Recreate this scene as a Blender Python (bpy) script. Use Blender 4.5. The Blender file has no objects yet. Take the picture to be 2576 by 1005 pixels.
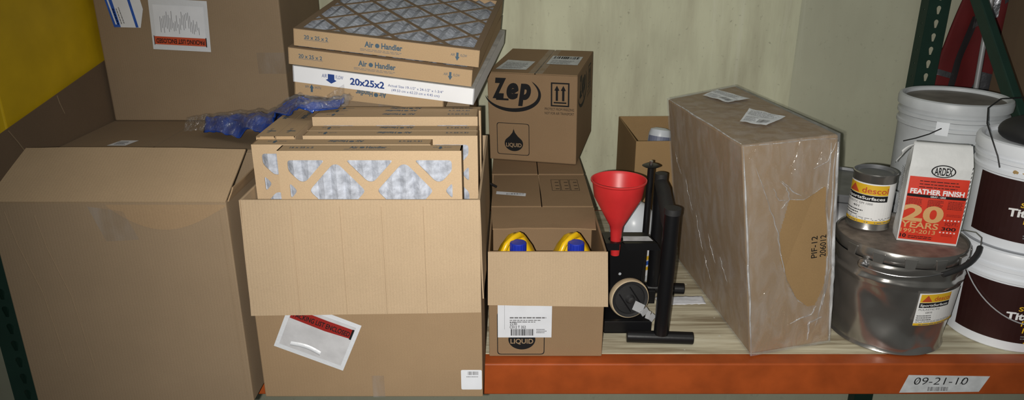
import bpy, bmesh, math, random
from mathutils import Vector, Matrix, Euler, noise
random.seed(7)
C = bpy.context.scene.collection
S = bpy.context.scene
R = math.radians
# ------------------------------------------------------------------ camera
cam = bpy.data.cameras.new('camera'); cam_o = bpy.data.objects.new('camera', cam); C.objects.link(cam_o)
cam.sensor_fit = 'HORIZONTAL'; cam.sensor_width = 36.0; cam.lens = 36.0 * 1840.0 / 2576.0
cam_o.location = (0, -1.72, 1.08); cam_o.rotation_euler = (R(70), 0, 0)
cam.clip_start = 0.02; cam.clip_end = 50
S.camera = cam_o
# ------------------------------------------------------------------ world + flash
w = bpy.data.worlds.new('world'); S.world = w; w.use_nodes = True
w.node_tree.nodes['Background'].inputs[0].default_value = (0.92, 1.0, 0.95, 1)
w.node_tree.nodes['Background'].inputs[1].default_value = 0.065
fl = bpy.data.lights.new('flash', 'SPOT'); fl.energy = 162; fl.color = (1.0, 0.965, 0.90); fl.spot_size = R(112); fl.spot_blend = 1.0; fl.shadow_soft_size = 0.006
fo = bpy.data.objects.new('flash', fl); C.objects.link(fo); fo.location = (-0.034, -1.71, 1.065)
d = Vector((0.30, 0.1, 0.27)) - Vector(fo.location); fo.rotation_euler = d.to_track_quat('-Z', 'Y').to_euler()
ol = bpy.data.lights.new('ceiling_light', 'AREA'); ol.shape = 'RECTANGLE'; ol.size = 2.4; ol.size_y = 1.2; ol.energy = 10; ol.color = (1.0, 0.98, 0.92)
oo = bpy.data.objects.new('ceiling_light', ol); C.objects.link(oo); oo.location = (0.2, -0.9, 3.2)
S.view_settings.view_transform = 'Standard'; S.view_settings.look = 'None'; S.view_settings.gamma = 1; S.view_settings.exposure = 0.0
S.view_settings.use_curve_mapping = False

# ------------------------------------------------------------------ materials
def srgb(r, g, b):
    f = lambda c: (c/255/12.92) if c <= 10 else ((c/255+0.055)/1.055)**2.4
    return (f(r), f(g), f(b), 1)
def mat(name, col, rough=0.6, metal=0.0, spec=0.5, bump=0.0, bscale=200, var=0.0, vscale=8, emis=None, coat=0):
    m = bpy.data.materials.new(name); m.use_nodes = True
    nt = m.node_tree; b = nt.nodes['Principled BSDF']
    b.inputs['Base Color'].default_value = col; b.inputs['Roughness'].default_value = rough
    b.inputs['Metallic'].default_value = metal; b.inputs['Specular IOR Level'].default_value = spec
    b.inputs['Coat Weight'].default_value = coat
    tc = nt.nodes.new('ShaderNodeTexCoord')
    if var > 0:
        n = nt.nodes.new('ShaderNodeTexNoise'); n.inputs['Scale'].default_value = vscale; n.inputs['Detail'].default_value = 6
        nt.links.new(tc.outputs['Object'], n.inputs['Vector'])
        mr = nt.nodes.new('ShaderNodeMapRange'); mr.inputs['From Min'].default_value = 0.3; mr.inputs['From Max'].default_value = 0.7
        mr.inputs['To Min'].default_value = 1-var; mr.inputs['To Max'].default_value = 1+var
        nt.links.new(n.outputs['Fac'], mr.inputs['Value'])
        mx = nt.nodes.new('ShaderNodeMix'); mx.data_type = 'RGBA'; mx.blend_type = 'MULTIPLY'; mx.inputs['Factor'].default_value = 1
        mx.inputs['A'].default_value = col; nt.links.new(mr.outputs['Result'], mx.inputs['B'])
        nt.links.new(mx.outputs['Result'], b.inputs['Base Color'])
    if bump > 0:
        n2 = nt.nodes.new('ShaderNodeTexNoise'); n2.inputs['Scale'].default_value = bscale; n2.inputs['Detail'].default_value = 4
        nt.links.new(tc.outputs['Object'], n2.inputs['Vector'])
        bp = nt.nodes.new('ShaderNodeBump'); bp.inputs['Strength'].default_value = bump; bp.inputs['Distance'].default_value = 0.004
        nt.links.new(n2.outputs['Fac'], bp.inputs['Height']); nt.links.new(bp.outputs['Normal'], b.inputs['Normal'])
    return m
def board(name, col, axis='X', flute=0.007, amt=0.05, var=0.10, crease=()):
    """corrugated cardboard: fibre mottling, faint flute lines across one axis, a few pressed creases"""
    m = bpy.data.materials.new(name); m.use_nodes = True; nt = m.node_tree; b = nt.nodes['Principled BSDF']; L = nt.links.new
    b.inputs['Roughness'].default_value = 0.85; b.inputs['Specular IOR Level'].default_value = 0.15
    tc = nt.nodes.new('ShaderNodeTexCoord')
    n = nt.nodes.new('ShaderNodeTexNoise'); n.inputs['Scale'].default_value = 5; n.inputs['Detail'].default_value = 9; n.inputs['Roughness'].default_value = 0.65
    L(tc.outputs['Object'], n.inputs['Vector'])
    n3 = nt.nodes.new('ShaderNodeTexNoise'); n3.inputs['Scale'].default_value = 420; n3.inputs['Detail'].default_value = 3
    L(tc.outputs['Object'], n3.inputs['Vector'])
    wv = nt.nodes.new('ShaderNodeTexWave'); wv.wave_type = 'BANDS'; wv.bands_direction = axis
    wv.inputs['Scale'].default_value = 1/flute/ (2*math.pi) * 2*math.pi/ 3.18 * 1.0; wv.inputs['Distortion'].default_value = 1.2; wv.inputs['Detail'].default_value = 2; wv.inputs['Detail Scale'].default_value = 0.6
    L(tc.outputs['Object'], wv.inputs['Vector'])
    a1 = nt.nodes.new('ShaderNodeMath'); a1.operation = 'MULTIPLY_ADD'; a1.inputs[1].default_value = var*2.6; a1.inputs[2].default_value = 1-var*1.3; L(n.outputs['Fac'], a1.inputs[0])
    a2 = nt.nodes.new('ShaderNodeMath'); a2.operation = 'MULTIPLY_ADD'; a2.inputs[1].default_value = amt*0.55; a2.inputs[2].default_value = 1-amt*0.27; L(wv.outputs['Fac'], a2.inputs[0])
    a4 = nt.nodes.new('ShaderNodeMath'); a4.operation = 'MULTIPLY_ADD'; a4.inputs[1].default_value = 0.30; a4.inputs[2].default_value = 0.85; L(n3.outputs['Fac'], a4.inputs[0])
    a3 = nt.nodes.new('ShaderNodeMath'); a3.operation = 'MULTIPLY'; L(a1.outputs[0], a3.inputs[0]); L(a2.outputs[0], a3.inputs[1])
    a5 = nt.nodes.new('ShaderNodeMath'); a5.operation = 'MULTIPLY'; L(a3.outputs[0], a5.inputs[0]); L(a4.outputs[0], a5.inputs[1])
    mx = nt.nodes.new('ShaderNodeMix'); mx.data_type = 'RGBA'; mx.blend_type = 'MULTIPLY'; mx.inputs['Factor'].default_value = 1
    mx.inputs['A'].default_value = col; L(a5.outputs[0], mx.inputs['B']); L(mx.outputs['Result'], b.inputs['Base Color'])
    bp = nt.nodes.new('ShaderNodeBump'); bp.inputs['Strength'].default_value = 0.06+0.8*max(0, amt-0.02); bp.inputs['Distance'].default_value = 0.002
    ad = nt.nodes.new('ShaderNodeMath'); ad.operation = 'MULTIPLY_ADD'; ad.inputs[1].default_value = 3.0; L(n.outputs['Fac'], ad.inputs[0])
    if amt > 0: L(wv.outputs['Fac'], ad.inputs[2])
    L(ad.outputs[0], bp.inputs['Height']); L(bp.outputs['Normal'], b.inputs['Normal'])
    return m
def film(name, haze=0.10, gloss=0.14, rough=0.12, bump=0.6, bscale=9, stretch=(1, 1, 0.25), tint=(0.88, 0.90, 0.93, 1), lo=0.35, hi=2.4):
    """clear plastic: mostly see-through, some sheen, some milky haze where it creases"""
    m = bpy.data.materials.new(name); m.use_nodes = True; nt = m.node_tree; L = nt.links.new
    nt.nodes.remove(nt.nodes['Principled BSDF']); out = nt.nodes['Material Output']
    tc = nt.nodes.new('ShaderNodeTexCoord'); mp = nt.nodes.new('ShaderNodeMapping'); mp.inputs['Scale'].default_value = stretch
    L(tc.outputs['Object'], mp.inputs['Vector'])
    n = nt.nodes.new('ShaderNodeTexNoise'); n.inputs['Scale'].default_value = bscale; n.inputs['Detail'].default_value = 5; n.inputs['Distortion'].default_value = 0.8
    L(mp.outputs['Vector'], n.inputs['Vector'])
    bp = nt.nodes.new('ShaderNodeBump'); bp.inputs['Strength'].default_value = bump; bp.inputs['Distance'].default_value = 0.02
    L(n.outputs['Fac'], bp.inputs['Height'])
    tr = nt.nodes.new('ShaderNodeBsdfTransparent'); gl = nt.nodes.new('ShaderNodeBsdfGlossy'); df = nt.nodes.new('ShaderNodeBsdfDiffuse')
    gl.inputs['Roughness'].default_value = rough; df.inputs['Color'].default_value = tint
    L(bp.outputs['Normal'], gl.inputs['Normal'])
    rp = nt.nodes.new('ShaderNodeMapRange'); rp.inputs['From Min'].default_value = 0.42; rp.inputs['From Max'].default_value = 0.75
    rp.inputs['To Min'].default_value = haze*lo; rp.inputs['To Max'].default_value = haze*hi; L(n.outputs['Fac'], rp.inputs['Value'])
    m1 = nt.nodes.new('ShaderNodeMixShader'); L(rp.outputs['Result'], m1.inputs['Fac']); L(tr.outputs[0], m1.inputs[1]); L(df.outputs[0], m1.inputs[2])
    m2 = nt.nodes.new('ShaderNodeMixShader'); m2.inputs['Fac'].default_value = gloss; L(m1.outputs[0], m2.inputs[1]); L(gl.outputs[0], m2.inputs[2])
    L(m2.outputs[0], out.inputs['Surface'])
    return m

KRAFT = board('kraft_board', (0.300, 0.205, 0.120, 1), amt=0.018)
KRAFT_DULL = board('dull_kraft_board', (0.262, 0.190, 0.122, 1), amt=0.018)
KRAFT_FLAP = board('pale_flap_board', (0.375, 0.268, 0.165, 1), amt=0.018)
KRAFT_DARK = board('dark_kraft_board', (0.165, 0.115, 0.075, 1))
KRAFT_IN = board('inner_liner', (0.425, 0.315, 0.205, 1), amt=0.07)
KRAFT_CASE = board('case_board', (0.262, 0.172, 0.098, 1), amt=0.0)
KRAFT_WRAP = board('wrapped_carton_board', (0.31, 0.20, 0.095, 1), amt=0.0)
KRAFT_FLT = board('filter_frame_board', (0.45, 0.315, 0.185, 1), amt=0.0, var=0.06)
KRAFT_FACE = board('filter_face_board', (0.50, 0.365, 0.23, 1), amt=0.0, var=0.05)
STRAP = board('filter_strap', (0.215, 0.150, 0.095, 1), amt=0.0, var=0.06)
WHITE_BD = mat('white_board', (0.80, 0.81, 0.84, 1), 0.6, var=0.05, vscale=6)
GREY_BD = mat('grey_board', (0.38, 0.37, 0.35, 1), 0.8, var=0.2, vscale=30)
MEDIA = mat('filter_media', (0.44, 0.47, 0.54, 1), 0.75, bump=0.7, bscale=70, var=0.30, vscale=60)
INK = mat('black_ink', (0.010, 0.010, 0.011, 1), 0.7, spec=0.2)
INK_GREY = mat('grey_ink', (0.16, 0.16, 0.17, 1), 0.7)
INK_BLUE = mat('blue_ink', (0.055, 0.105, 0.155, 1), 0.7)
INK_NAVY = mat('navy_ink', (0.010, 0.045, 0.22, 1), 0.7)
PAPER = mat('label_paper', (0.68, 0.70, 0.75, 1), 0.65, var=0.04, vscale=20)
PAPER_FILM = mat('label_under_film', (0.80, 0.83, 0.87, 1), 0.6, var=0.12, vscale=40)
PAPER_OLD = mat('scuffed_label_paper', (0.52, 0.54, 0.56, 1), 0.7, var=0.15, vscale=40)
POUCH = mat('pouch_plastic', (0.50, 0.50, 0.52, 1), 0.22, bump=0.35, bscale=30, var=0.1, vscale=25)
POUCH_RIM = mat('pouch_rim_plastic', (0.62, 0.64, 0.68, 1), 0.3, bump=0.3, bscale=60)
ORANGE_RED = mat('orange_red_print', (0.50, 0.075, 0.028, 1), 0.45)
DARK_RED = mat('dark_red_print', (0.27, 0.020, 0.016, 1), 0.35)
LBL_BLUE = mat('blue_print', (0.016, 0.085, 0.42, 1), 0.5, var=0.15, vscale=60)
BEAM_ORANGE = mat('orange_paint', (0.335, 0.066, 0.013, 1), 0.45, spec=0.35, bump=0.06, bscale=60, var=0.16, vscale=14)
POST_GREEN = mat('green_paint', (0.012, 0.036, 0.026, 1), 0.5, spec=0.3, var=0.1, vscale=15)
YELLOW = mat('yellow_paint', (0.62, 0.41, 0.010, 1), 0.55, spec=0.3, var=0.10, vscale=10)
BLACK_MET = mat('black_powder_coat', (0.006, 0.006, 0.007, 1), 0.36, spec=0.35, bump=0.04, bscale=80)
BLACK_RUB = mat('black_rubber', (0.016, 0.016, 0.017, 1), 0.6, bump=0.1, bscale=120)
STEEL = mat('bright_steel', (0.55, 0.55, 0.56, 1), 0.28, metal=1.0, bump=0.1, bscale=40)
GREY_MET = mat('dull_steel', (0.42, 0.43, 0.45, 1), 0.4, metal=0.35)
TIN = mat('tinned_steel', (0.40, 0.385, 0.365, 1), 0.24, metal=0.86, bump=0.14, bscale=14, var=0.22, vscale=6)
TIN_DIRTY = mat('dirty_lid_steel', (0.20, 0.165, 0.14, 1), 0.55, metal=0.35, bump=0.4, bscale=70, var=0.35, vscale=30)
LID_GREY = mat('grey_lid_steel', (0.19, 0.195, 0.205, 1), 0.42, metal=0.6, var=0.2, vscale=20)
RED_PL = mat('red_plastic', (0.56, 0.026, 0.028, 1), 0.4, bump=0.03, bscale=40, var=0.12, vscale=14)
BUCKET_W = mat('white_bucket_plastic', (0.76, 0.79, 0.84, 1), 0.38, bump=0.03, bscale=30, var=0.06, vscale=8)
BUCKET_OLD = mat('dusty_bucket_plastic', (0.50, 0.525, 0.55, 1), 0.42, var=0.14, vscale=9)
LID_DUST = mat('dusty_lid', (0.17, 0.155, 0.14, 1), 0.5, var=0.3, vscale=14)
GLUE = mat('dried_glue', (0.36, 0.24, 0.10, 1), 0.4, var=0.3, vscale=40)
MAROON = mat('dark_brown_label', (0.030, 0.0095, 0.0085, 1), 0.4, spec=0.35, var=0.15, vscale=8)
LBL_YEL = mat('yellow_print', (0.72, 0.44, 0.02, 1), 0.5)
LBL_WHT = mat('white_print', (0.80, 0.80, 0.80, 1), 0.5)
LBL_TAN = mat('tan_print', (0.62, 0.36, 0.15, 1), 0.5)
BAG_RED = mat('red_bag_print', (0.62, 0.040, 0.018, 1), 0.42, bump=0.1, bscale=40, var=0.08, vscale=18)
BAG_WHT = mat('white_paper_bag', (0.62, 0.63, 0.63, 1), 0.55, bump=0.55, bscale=28, var=0.06, vscale=14)
JUG_YEL = mat('yellow_jug_plastic', (0.72, 0.44, 0.005, 1), 0.32)
JUG_WHT = mat('milky_jug_plastic', (0.58, 0.62, 0.67, 1), 0.35, var=0.06)
CAP_BLUE = mat('blue_cap_plastic', (0.012, 0.03, 0.36, 1), 0.35)
CREAM = mat('cream_tyre_rubber', (0.48, 0.38, 0.25, 1), 0.6, var=0.15, vscale=30)
BLUE_BAG = mat('blue_plastic', (0.009, 0.050, 0.29, 1), 0.18, spec=0.9, bump=0.9, bscale=55, var=0.35, vscale=30)
FILM = film('stretch_film', haze=0.14, gloss=0.12, rough=0.10, bscale=26, bump=0.9, stretch=(1, 1, 0.45), lo=0.62, hi=1.5)
FILM_CREASE = film('bunched_stretch_film', haze=0.15, gloss=0.12, bscale=60, bump=1.0)
FILM_EDGE = film('doubled_stretch_film', haze=0.30, gloss=0.12, bscale=60, bump=1.0)
FILM_BAG = film('clear_bag_film', haze=0.03, gloss=0.16, rough=0.13, bscale=55, bump=1.0, stretch=(1, 1, 1))
TAPE = film('clear_tape', haze=0.05, gloss=0.10, rough=0.1, bscale=20, bump=0.4)
RED_FAB = mat('red_fabric', (0.115, 0.005, 0.006, 1), 0.8, bump=0.2, bscale=40, var=0.2, vscale=6)
SILVER_FAB = mat('silver_reflective_tape', (0.16, 0.165, 0.18, 1), 0.28, metal=0.7, bump=0.9, bscale=30)
BLACK_FAB = mat('black_trim_fabric', (0.018, 0.016, 0.018, 1), 0.7)
CORD = mat('black_cord', (0.008, 0.008, 0.009, 1), 0.5)

def wall_mat(name, base, dirt, amount):
    m = bpy.data.materials.new(name); m.use_nodes = True; nt = m.node_tree; b = nt.nodes['Principled BSDF']; L = nt.links.new
    b.inputs['Roughness'].default_value = 0.75; b.inputs['Specular IOR Level'].default_value = 0.2
    tc = nt.nodes.new('ShaderNodeTexCoord')
    mp = nt.nodes.new('ShaderNodeMapping'); mp.inputs['Scale'].default_value = (7, 7, 1.2); L(tc.outputs['Object'], mp.inputs['Vector'])
    n = nt.nodes.new('ShaderNodeTexNoise'); n.inputs['Scale'].default_value = 1.6; n.inputs['Detail'].default_value = 9; n.inputs['Roughness'].default_value = 0.62; L(mp.outputs['Vector'], n.inputs['Vector'])
    n2 = nt.nodes.new('ShaderNodeTexNoise'); n2.inputs['Scale'].default_value = 2.2; n2.inputs['Detail'].default_value = 4; L(tc.outputs['Object'], n2.inputs['Vector'])
    cr = nt.nodes.new('ShaderNodeMapRange'); cr.inputs['From Min'].default_value = 0.42; cr.inputs['From Max'].default_value = 0.78; cr.inputs['To Max'].default_value = amount; L(n.outputs['Fac'], cr.inputs['Value'])
    mx = nt.nodes.new('ShaderNodeMix'); mx.data_type = 'RGBA'; mx.inputs['A'].default_value = base; mx.inputs['B'].default_value = dirt; L(cr.outputs['Result'], mx.inputs['Factor'])
    mr = nt.nodes.new('ShaderNodeMapRange'); mr.inputs['From Min'].default_value = 0.3; mr.inputs['From Max'].default_value = 0.7; mr.inputs['To Min'].default_value = 0.9; mr.inputs['To Max'].default_value = 1.08; L(n2.outputs['Fac'], mr.inputs['Value'])
    m2 = nt.nodes.new('ShaderNodeMix'); m2.data_type = 'RGBA'; m2.blend_type = 'MULTIPLY'; m2.inputs['Factor'].default_value = 1; L(mx.outputs['Result'], m2.inputs['A']); L(mr.outputs['Result'], m2.inputs['B'])
    mp4 = nt.nodes.new('ShaderNodeMapping'); mp4.inputs['Scale'].default_value = (16, 16, 0.55); mp4.inputs['Rotation'].default_value = (0, R(6), 0); L(tc.outputs['Object'], mp4.inputs['Vector'])
    n4 = nt.nodes.new('ShaderNodeTexNoise'); n4.inputs['Scale'].default_value = 1.0; n4.inputs['Detail'].default_value = 7; n4.inputs['Roughness'].default_value = 0.7; L(mp4.outputs['Vector'], n4.inputs['Vector'])
    s4 = nt.nodes.new('ShaderNodeMapRange'); s4.inputs['From Min'].default_value = 0.60; s4.inputs['From Max'].default_value = 0.74; s4.inputs['To Max'].default_value = 0.45*min(1, amount+0.2); L(n4.outputs['Fac'], s4.inputs['Value'])
    m4 = nt.nodes.new('ShaderNodeMix'); m4.data_type = 'RGBA'; m4.inputs['B'].default_value = (0.72, 0.72, 0.60, 1); L(s4.outputs['Result'], m4.inputs['Factor']); L(m2.outputs['Result'], m4.inputs['A']); m2 = m4
    # small dark specks
    vo = nt.nodes.new('ShaderNodeTexNoise'); vo.inputs['Scale'].default_value = 60; vo.inputs['Detail'].default_value = 6; L(tc.outputs['Object'], vo.inputs['Vector'])
    sp = nt.nodes.new('ShaderNodeMapRange'); sp.inputs['From Min'].default_value = 0.64; sp.inputs['From Max'].default_value = 0.74; sp.inputs['To Max'].default_value = 0.55*amount; L(vo.outputs['Fac'], sp.inputs['Value'])
    m3 = nt.nodes.new('ShaderNodeMix'); m3.data_type = 'RGBA'; m3.inputs['B'].default_value = (0.10, 0.085, 0.06, 1); L(sp.outputs['Result'], m3.inputs['Factor']); L(m2.outputs['Result'], m3.inputs['A'])
    L(m3.outputs['Result'], b.inputs['Base Color'])
    bp = nt.nodes.new('ShaderNodeBump'); bp.inputs['Strength'].default_value = 0.12; bp.inputs['Distance'].default_value = 0.004; L(n.outputs['Fac'], bp.inputs['Height']); L(bp.outputs['Normal'], b.inputs['Normal'])
    return m
WALL_OLD = wall_mat('stained_wall_paint', (0.625, 0.63, 0.46, 1), (0.36, 0.33, 0.235, 1), 0.68)
WALL_NEW = wall_mat('cream_wall_paint', (0.50, 0.505, 0.385, 1), (0.42, 0.40, 0.30, 1), 0.3)
def ply():
    m = bpy.data.materials.new('weathered_plywood'); m.use_nodes = True; nt = m.node_tree; b = nt.nodes['Principled BSDF']; L = nt.links.new
    b.inputs['Roughness'].default_value = 0.8; b.inputs['Specular IOR Level'].default_value = 0.2
    tc = nt.nodes.new('ShaderNodeTexCoord'); mp = nt.nodes.new('ShaderNodeMapping'); mp.inputs['Scale'].default_value = (1.1, 15, 1); L(tc.outputs['Object'], mp.inputs['Vector'])
    n = nt.nodes.new('ShaderNodeTexNoise'); n.inputs['Scale'].default_value = 2.4; n.inputs['Detail'].default_value = 12; n.inputs['Roughness'].default_value = 0.6; n.inputs['Distortion'].default_value = 0.5; L(mp.outputs['Vector'], n.inputs['Vector'])
    cr = nt.nodes.new('ShaderNodeValToRGB'); e = cr.color_ramp.elements; e[0].position = 0.33; e[0].color = (0.26, 0.21, 0.135, 1); e[1].position = 0.55; e[1].color = (0.58, 0.535, 0.395, 1)
    x = e.new(0.70); x.color = (0.68, 0.65, 0.51, 1); L(n.outputs['Fac'], cr.inputs['Fac'])
    v = nt.nodes.new('ShaderNodeTexVoronoi'); v.inputs['Scale'].default_value = 24; L(tc.outputs['Object'], v.inputs['Vector'])
    sp = nt.nodes.new('ShaderNodeMapRange'); sp.inputs['From Min'].default_value = 0.05; sp.inputs['From Max'].default_value = 0.09; sp.inputs['To Min'].default_value = 1; sp.inputs['To Max'].default_value = 0; L(v.outputs['Distance'], sp.inputs['Value'])
    mx = nt.nodes.new('ShaderNodeMix'); mx.data_type = 'RGBA'; L(sp.outputs['Result'], mx.inputs['Factor']); L(cr.outputs['Color'], mx.inputs['A']); mx.inputs['B'].default_value = (0.62, 0.60, 0.54, 1)
    L(mx.outputs['Result'], b.inputs['Base Color'])
    bp = nt.nodes.new('ShaderNodeBump'); bp.inputs['Strength'].default_value = 0.3; bp.inputs['Distance'].default_value = 0.004; L(n.outputs['Fac'], bp.inputs['Height']); L(bp.outputs['Normal'], b.inputs['Normal'])
    return m
PLY = ply()
CONCRETE = mat('concrete', (0.16, 0.16, 0.155, 1), 0.85, bump=0.2, bscale=40, var=0.2, vscale=5)

# ------------------------------------------------------------------ mesh builder
class MB:
    def __init__(s): s.v = []; s.f = []; s.m = []; s.mats = []
    def mi(s, m):
        if m not in s.mats: s.mats.append(m)
        return s.mats.index(m)
    def add(s, vs, fs, m, M=None):
        o = len(s.v); k = s.mi(m)
        for p in vs:
            p = Vector(p); s.v.append(M @ p if M else p)
        for f in fs: s.f.append([i+o for i in f]); s.m.append(k)
        return s
    def hexa(s, p, m, M=None):      # 8 corners: bottom 4 ccw, top 4 ccw
        return s.add(p, [(3, 2, 1, 0), (4, 5, 6, 7), (0, 1, 5, 4), (1, 2, 6, 5), (2, 3, 7, 6), (3, 0, 4, 7)], m, M)
    def box(s, lo, hi, m, M=None):
        x0, y0, z0 = lo; x1, y1, z1 = hi
        return s.hexa([(x0, y0, z0), (x1, y0, z0), (x1, y1, z0), (x0, y1, z0), (x0, y0, z1), (x1, y0, z1), (x1, y1, z1), (x0, y1, z1)], m, M)
    def slab(s, quad, t, m):        # quad of 4 points with thickness t along its normal
        q = [Vector(p) for p in quad]; n = (q[1]-q[0]).cross(q[2]-q[0]).normalized()*t
        return s.hexa([p for p in q]+[p+n for p in q], m)
    def sheet(s, fn, nu, nv, m, close_u=False):
        vs = [fn(i/nu, j/nv) for j in range(nv+1) for i in range(nu+1)]
        fs = [(j*(nu+1)+i, j*(nu+1)+i+1, (j+1)*(nu+1)+i+1, (j+1)*(nu+1)+i) for j in range(nv) for i in range(nu)]
        return s.add(vs, fs, m)
    def tube(s, pts, r, m, n=14, caps=True, M=None):
        pts = [Vector(p) for p in pts]; vs = []; fs = []; up = None
        for i, p in enumerate(pts):
            t = (pts[min(i+1, len(pts)-1)]-pts[max(i-1, 0)]).normalized()
            if up is None: up = t.orthogonal().normalized()
            up = (up - t*up.dot(t)).normalized(); sd = t.cross(up)
            rr = r[i] if isinstance(r, (list, tuple)) else r
            for k in range(n):
                a = 2*math.pi*k/n; vs.append(p+(up*math.cos(a)+sd*math.sin(a))*rr)
        for i in range(len(pts)-1):
            for k in range(n):
                a = i*n+k; b = i*n+(k+1) % n; fs.append((a, b, b+n, a+n))
        if caps: fs.append(list(range(n))[::-1]); fs.append([(len(pts)-1)*n+k for k in range(n)])
        return s.add(vs, fs, m, M)
    def lathe(s, prof, m, c=(0, 0, 0), n=48, disp=None, mats=None):
        vs = []; fs = []; c = Vector(c)
        for j, (r, z) in enumerate(prof):
            for k in range(n):
                a = 2*math.pi*k/n; rr = r
                if disp: rr += disp(a, z, r)
                vs.append(c+Vector((rr*math.cos(a), rr*math.sin(a), z)))
        o = len(s.v)
        for p in vs: s.v.append(p)
        for j in range(len(prof)-1):
            mm = s.mi(mats[j] if mats else m)
            for k in range(n):
                a = j*n+k; b = j*n+(k+1) % n
                s.f.append([o+a, o+b, o+b+n, o+a+n]); s.m.append(mm)
        return s
    def build(s, name, parent=None, smooth=False, bevel=0.0, loc=None, seg=2, angle=35):
        me = bpy.data.meshes.new(name); me.from_pydata([tuple(p) for p in s.v], [], s.f)
        for m in s.mats: me.materials.append(m)
        for p, k in zip(me.polygons, s.m): p.material_index = k
        me.validate(); me.update()
        if smooth:
            me.shade_smooth()
            try: me.set_sharp_from_angle(angle=R(angle))
            except Exception: pass
        o = bpy.data.objects.new(name, me); C.objects.link(o)
        if parent: o.parent = parent
        if loc: o.location = loc
        if bevel:
            b = o.modifiers.new('bevel', 'BEVEL'); b.width = bevel; b.segments = seg; b.limit_method = 'ANGLE'; b.angle_limit = R(40)
        return o
    # ---- flat printing: fn(u, v, h) -> point
    def rect(s, fn, u0, v0, u1, v1, h, m, n=1, k=1):
        vs = [fn(u0+(u1-u0)*i/n, v0+(v1-v0)*j/k, h) for j in range(k+1) for i in range(n+1)]
        fs = [(j*(n+1)+i, j*(n+1)+i+1, (j+1)*(n+1)+i+1, (j+1)*(n+1)+i) for j in range(k) for i in range(n)]
        return s.add(vs, fs, m)
    def poly(s, fn, pts, h, m): return s.add([fn(u, v, h) for u, v in pts], [list(range(len(pts)))], m)
    def ring(s, fn, outer, inner, h, m):
        n = len(outer); return s.add([fn(u, v, h) for u, v in outer+inner], [(i, (i+1) % n, n+(i+1) % n, n+i) for i in range(n)], m)
    def text(s, fn, t, u, v, height, m, h=0.0006, width=None, bold=0.0, shear=0.0, align='L', flip=False):
        vs, fs, bw, bh = glyphs(t, bold, shear); k = height/0.7; kx = (width/bw) if width else k
        W = bw*kx; off = {'L': 0, 'C': -W/2, 'R': -W}[align]
        pts = []
        for x, y in vs:
            a, b = x*kx+off, y*k
            if flip: a, b = 2*off+W-a, height-b
            pts.append(fn(u+a, v+b, h))
        return s.add(pts, fs, m)
    def scribble(s, fn, u0, v0, u1, v1, rows, m, h=0.0006, fill=0.45, ragged=0.3, word=True):
        """lines of print too small to read"""
        dv = (v1-v0)/rows
        for i in range(rows):
            vv = v1-dv*(i+1); end = u1-(u1-u0)*random.random()*ragged; u = u0
            while u < end:
                l = (u1-u0)*random.uniform(0.05, 0.16) if word else (end-u)
                s.rect(fn, u, vv, min(u+l, end), vv+dv*fill, h, m); u += l+(u1-u0)*0.02
        return s
    def barcode(s, fn, u0, v0, u1, v1, m, h=0.0007, n=34):
        u = u0; st = (u1-u0)/n
        while u < u1:
            wd = st*random.choice((0.5, 0.9, 1.5)); s.rect(fn, u, v0, min(u+wd, u1), v1, h, m); u += wd+st*random.choice((0.5, 0.8, 1.2))
        return s
GC = {}
def glyphs(t, bold, shear):
    key = (t, bold, shear)
    if key not in GC:
        cu = bpy.data.curves.new('t', 'FONT'); cu.body = t; cu.size = 1; cu.offset = bold; cu.shear = shear; cu.resolution_u = 5; cu.fill_mode = 'FRONT'
        ob = bpy.data.objects.new('t', cu); C.objects.link(ob)
        dg = bpy.context.evaluated_depsgraph_get(); dg.update()
        me = bpy.data.meshes.new_from_object(ob.evaluated_get(dg))
        vs = [(v.co.x, v.co.y) for v in me.vertices]; fs = [list(p.vertices) for p in me.polygons]
        C.objects.unlink(ob); bpy.data.objects.remove(ob); bpy.data.curves.remove(cu); bpy.data.meshes.remove(me)
        x0 = min(v[0] for v in vs); x1 = max(v[0] for v in vs)
        # drawn facing the reader
        out = []
        for f in fs:
            a = sum(vs[f[i]][0]*vs[f[(i+1) % len(f)]][1]-vs[f[(i+1) % len(f)]][0]*vs[f[i]][1] for i in range(len(f)))
            out.append(f if a > 0 else f[::-1])
        GC[key] = ([(x-x0, y) for x, y in vs], out, max(x1-x0, 1e-4), 0.7)
    return GC[key]
def plate(outer, holes, t):
    """flat sheet of thickness 2t with holes, in local XY"""
    cu = bpy.data.curves.new('p', 'CURVE'); cu.dimensions = '2D'; cu.fill_mode = 'BOTH'; cu.extrude = t
    for lp in [outer]+holes:
        sp = cu.splines.new('POLY'); sp.points.add(len(lp)-1); sp.use_cyclic_u = True
        for q, (x, y) in zip(sp.points, lp): q.co = (x, y, 0, 1)
    ob = bpy.data.objects.new('p', cu); C.objects.link(ob); dg = bpy.context.evaluated_depsgraph_get(); dg.update()
    me = bpy.data.meshes.new_from_object(ob.evaluated_get(dg))
    vs = [tuple(v.co) for v in me.vertices]; fs = [list(p.vertices) for p in me.polygons]
    C.objects.unlink(ob); bpy.data.objects.remove(ob); bpy.data.curves.remove(cu); bpy.data.meshes.remove(me)
    return vs, fs
def clip(poly, lo, hi):
    for ax, val, keep in ((0, lo[0], 1), (0, hi[0], -1), (1, lo[1], 1), (1, hi[1], -1)):
        out = []
        for i in range(len(poly)):
            a = poly[i]; b = poly[(i+1) % len(poly)]; da = (a[ax]-val)*keep; db = (b[ax]-val)*keep
            if da >= 0: out.append(a)
            if da*db < 0: t = da/(da-db); out.append((a[0]+(b[0]-a[0])*t, a[1]+(b[1]-a[1])*t))
        poly = out
        if not poly: return []
    return poly
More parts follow.
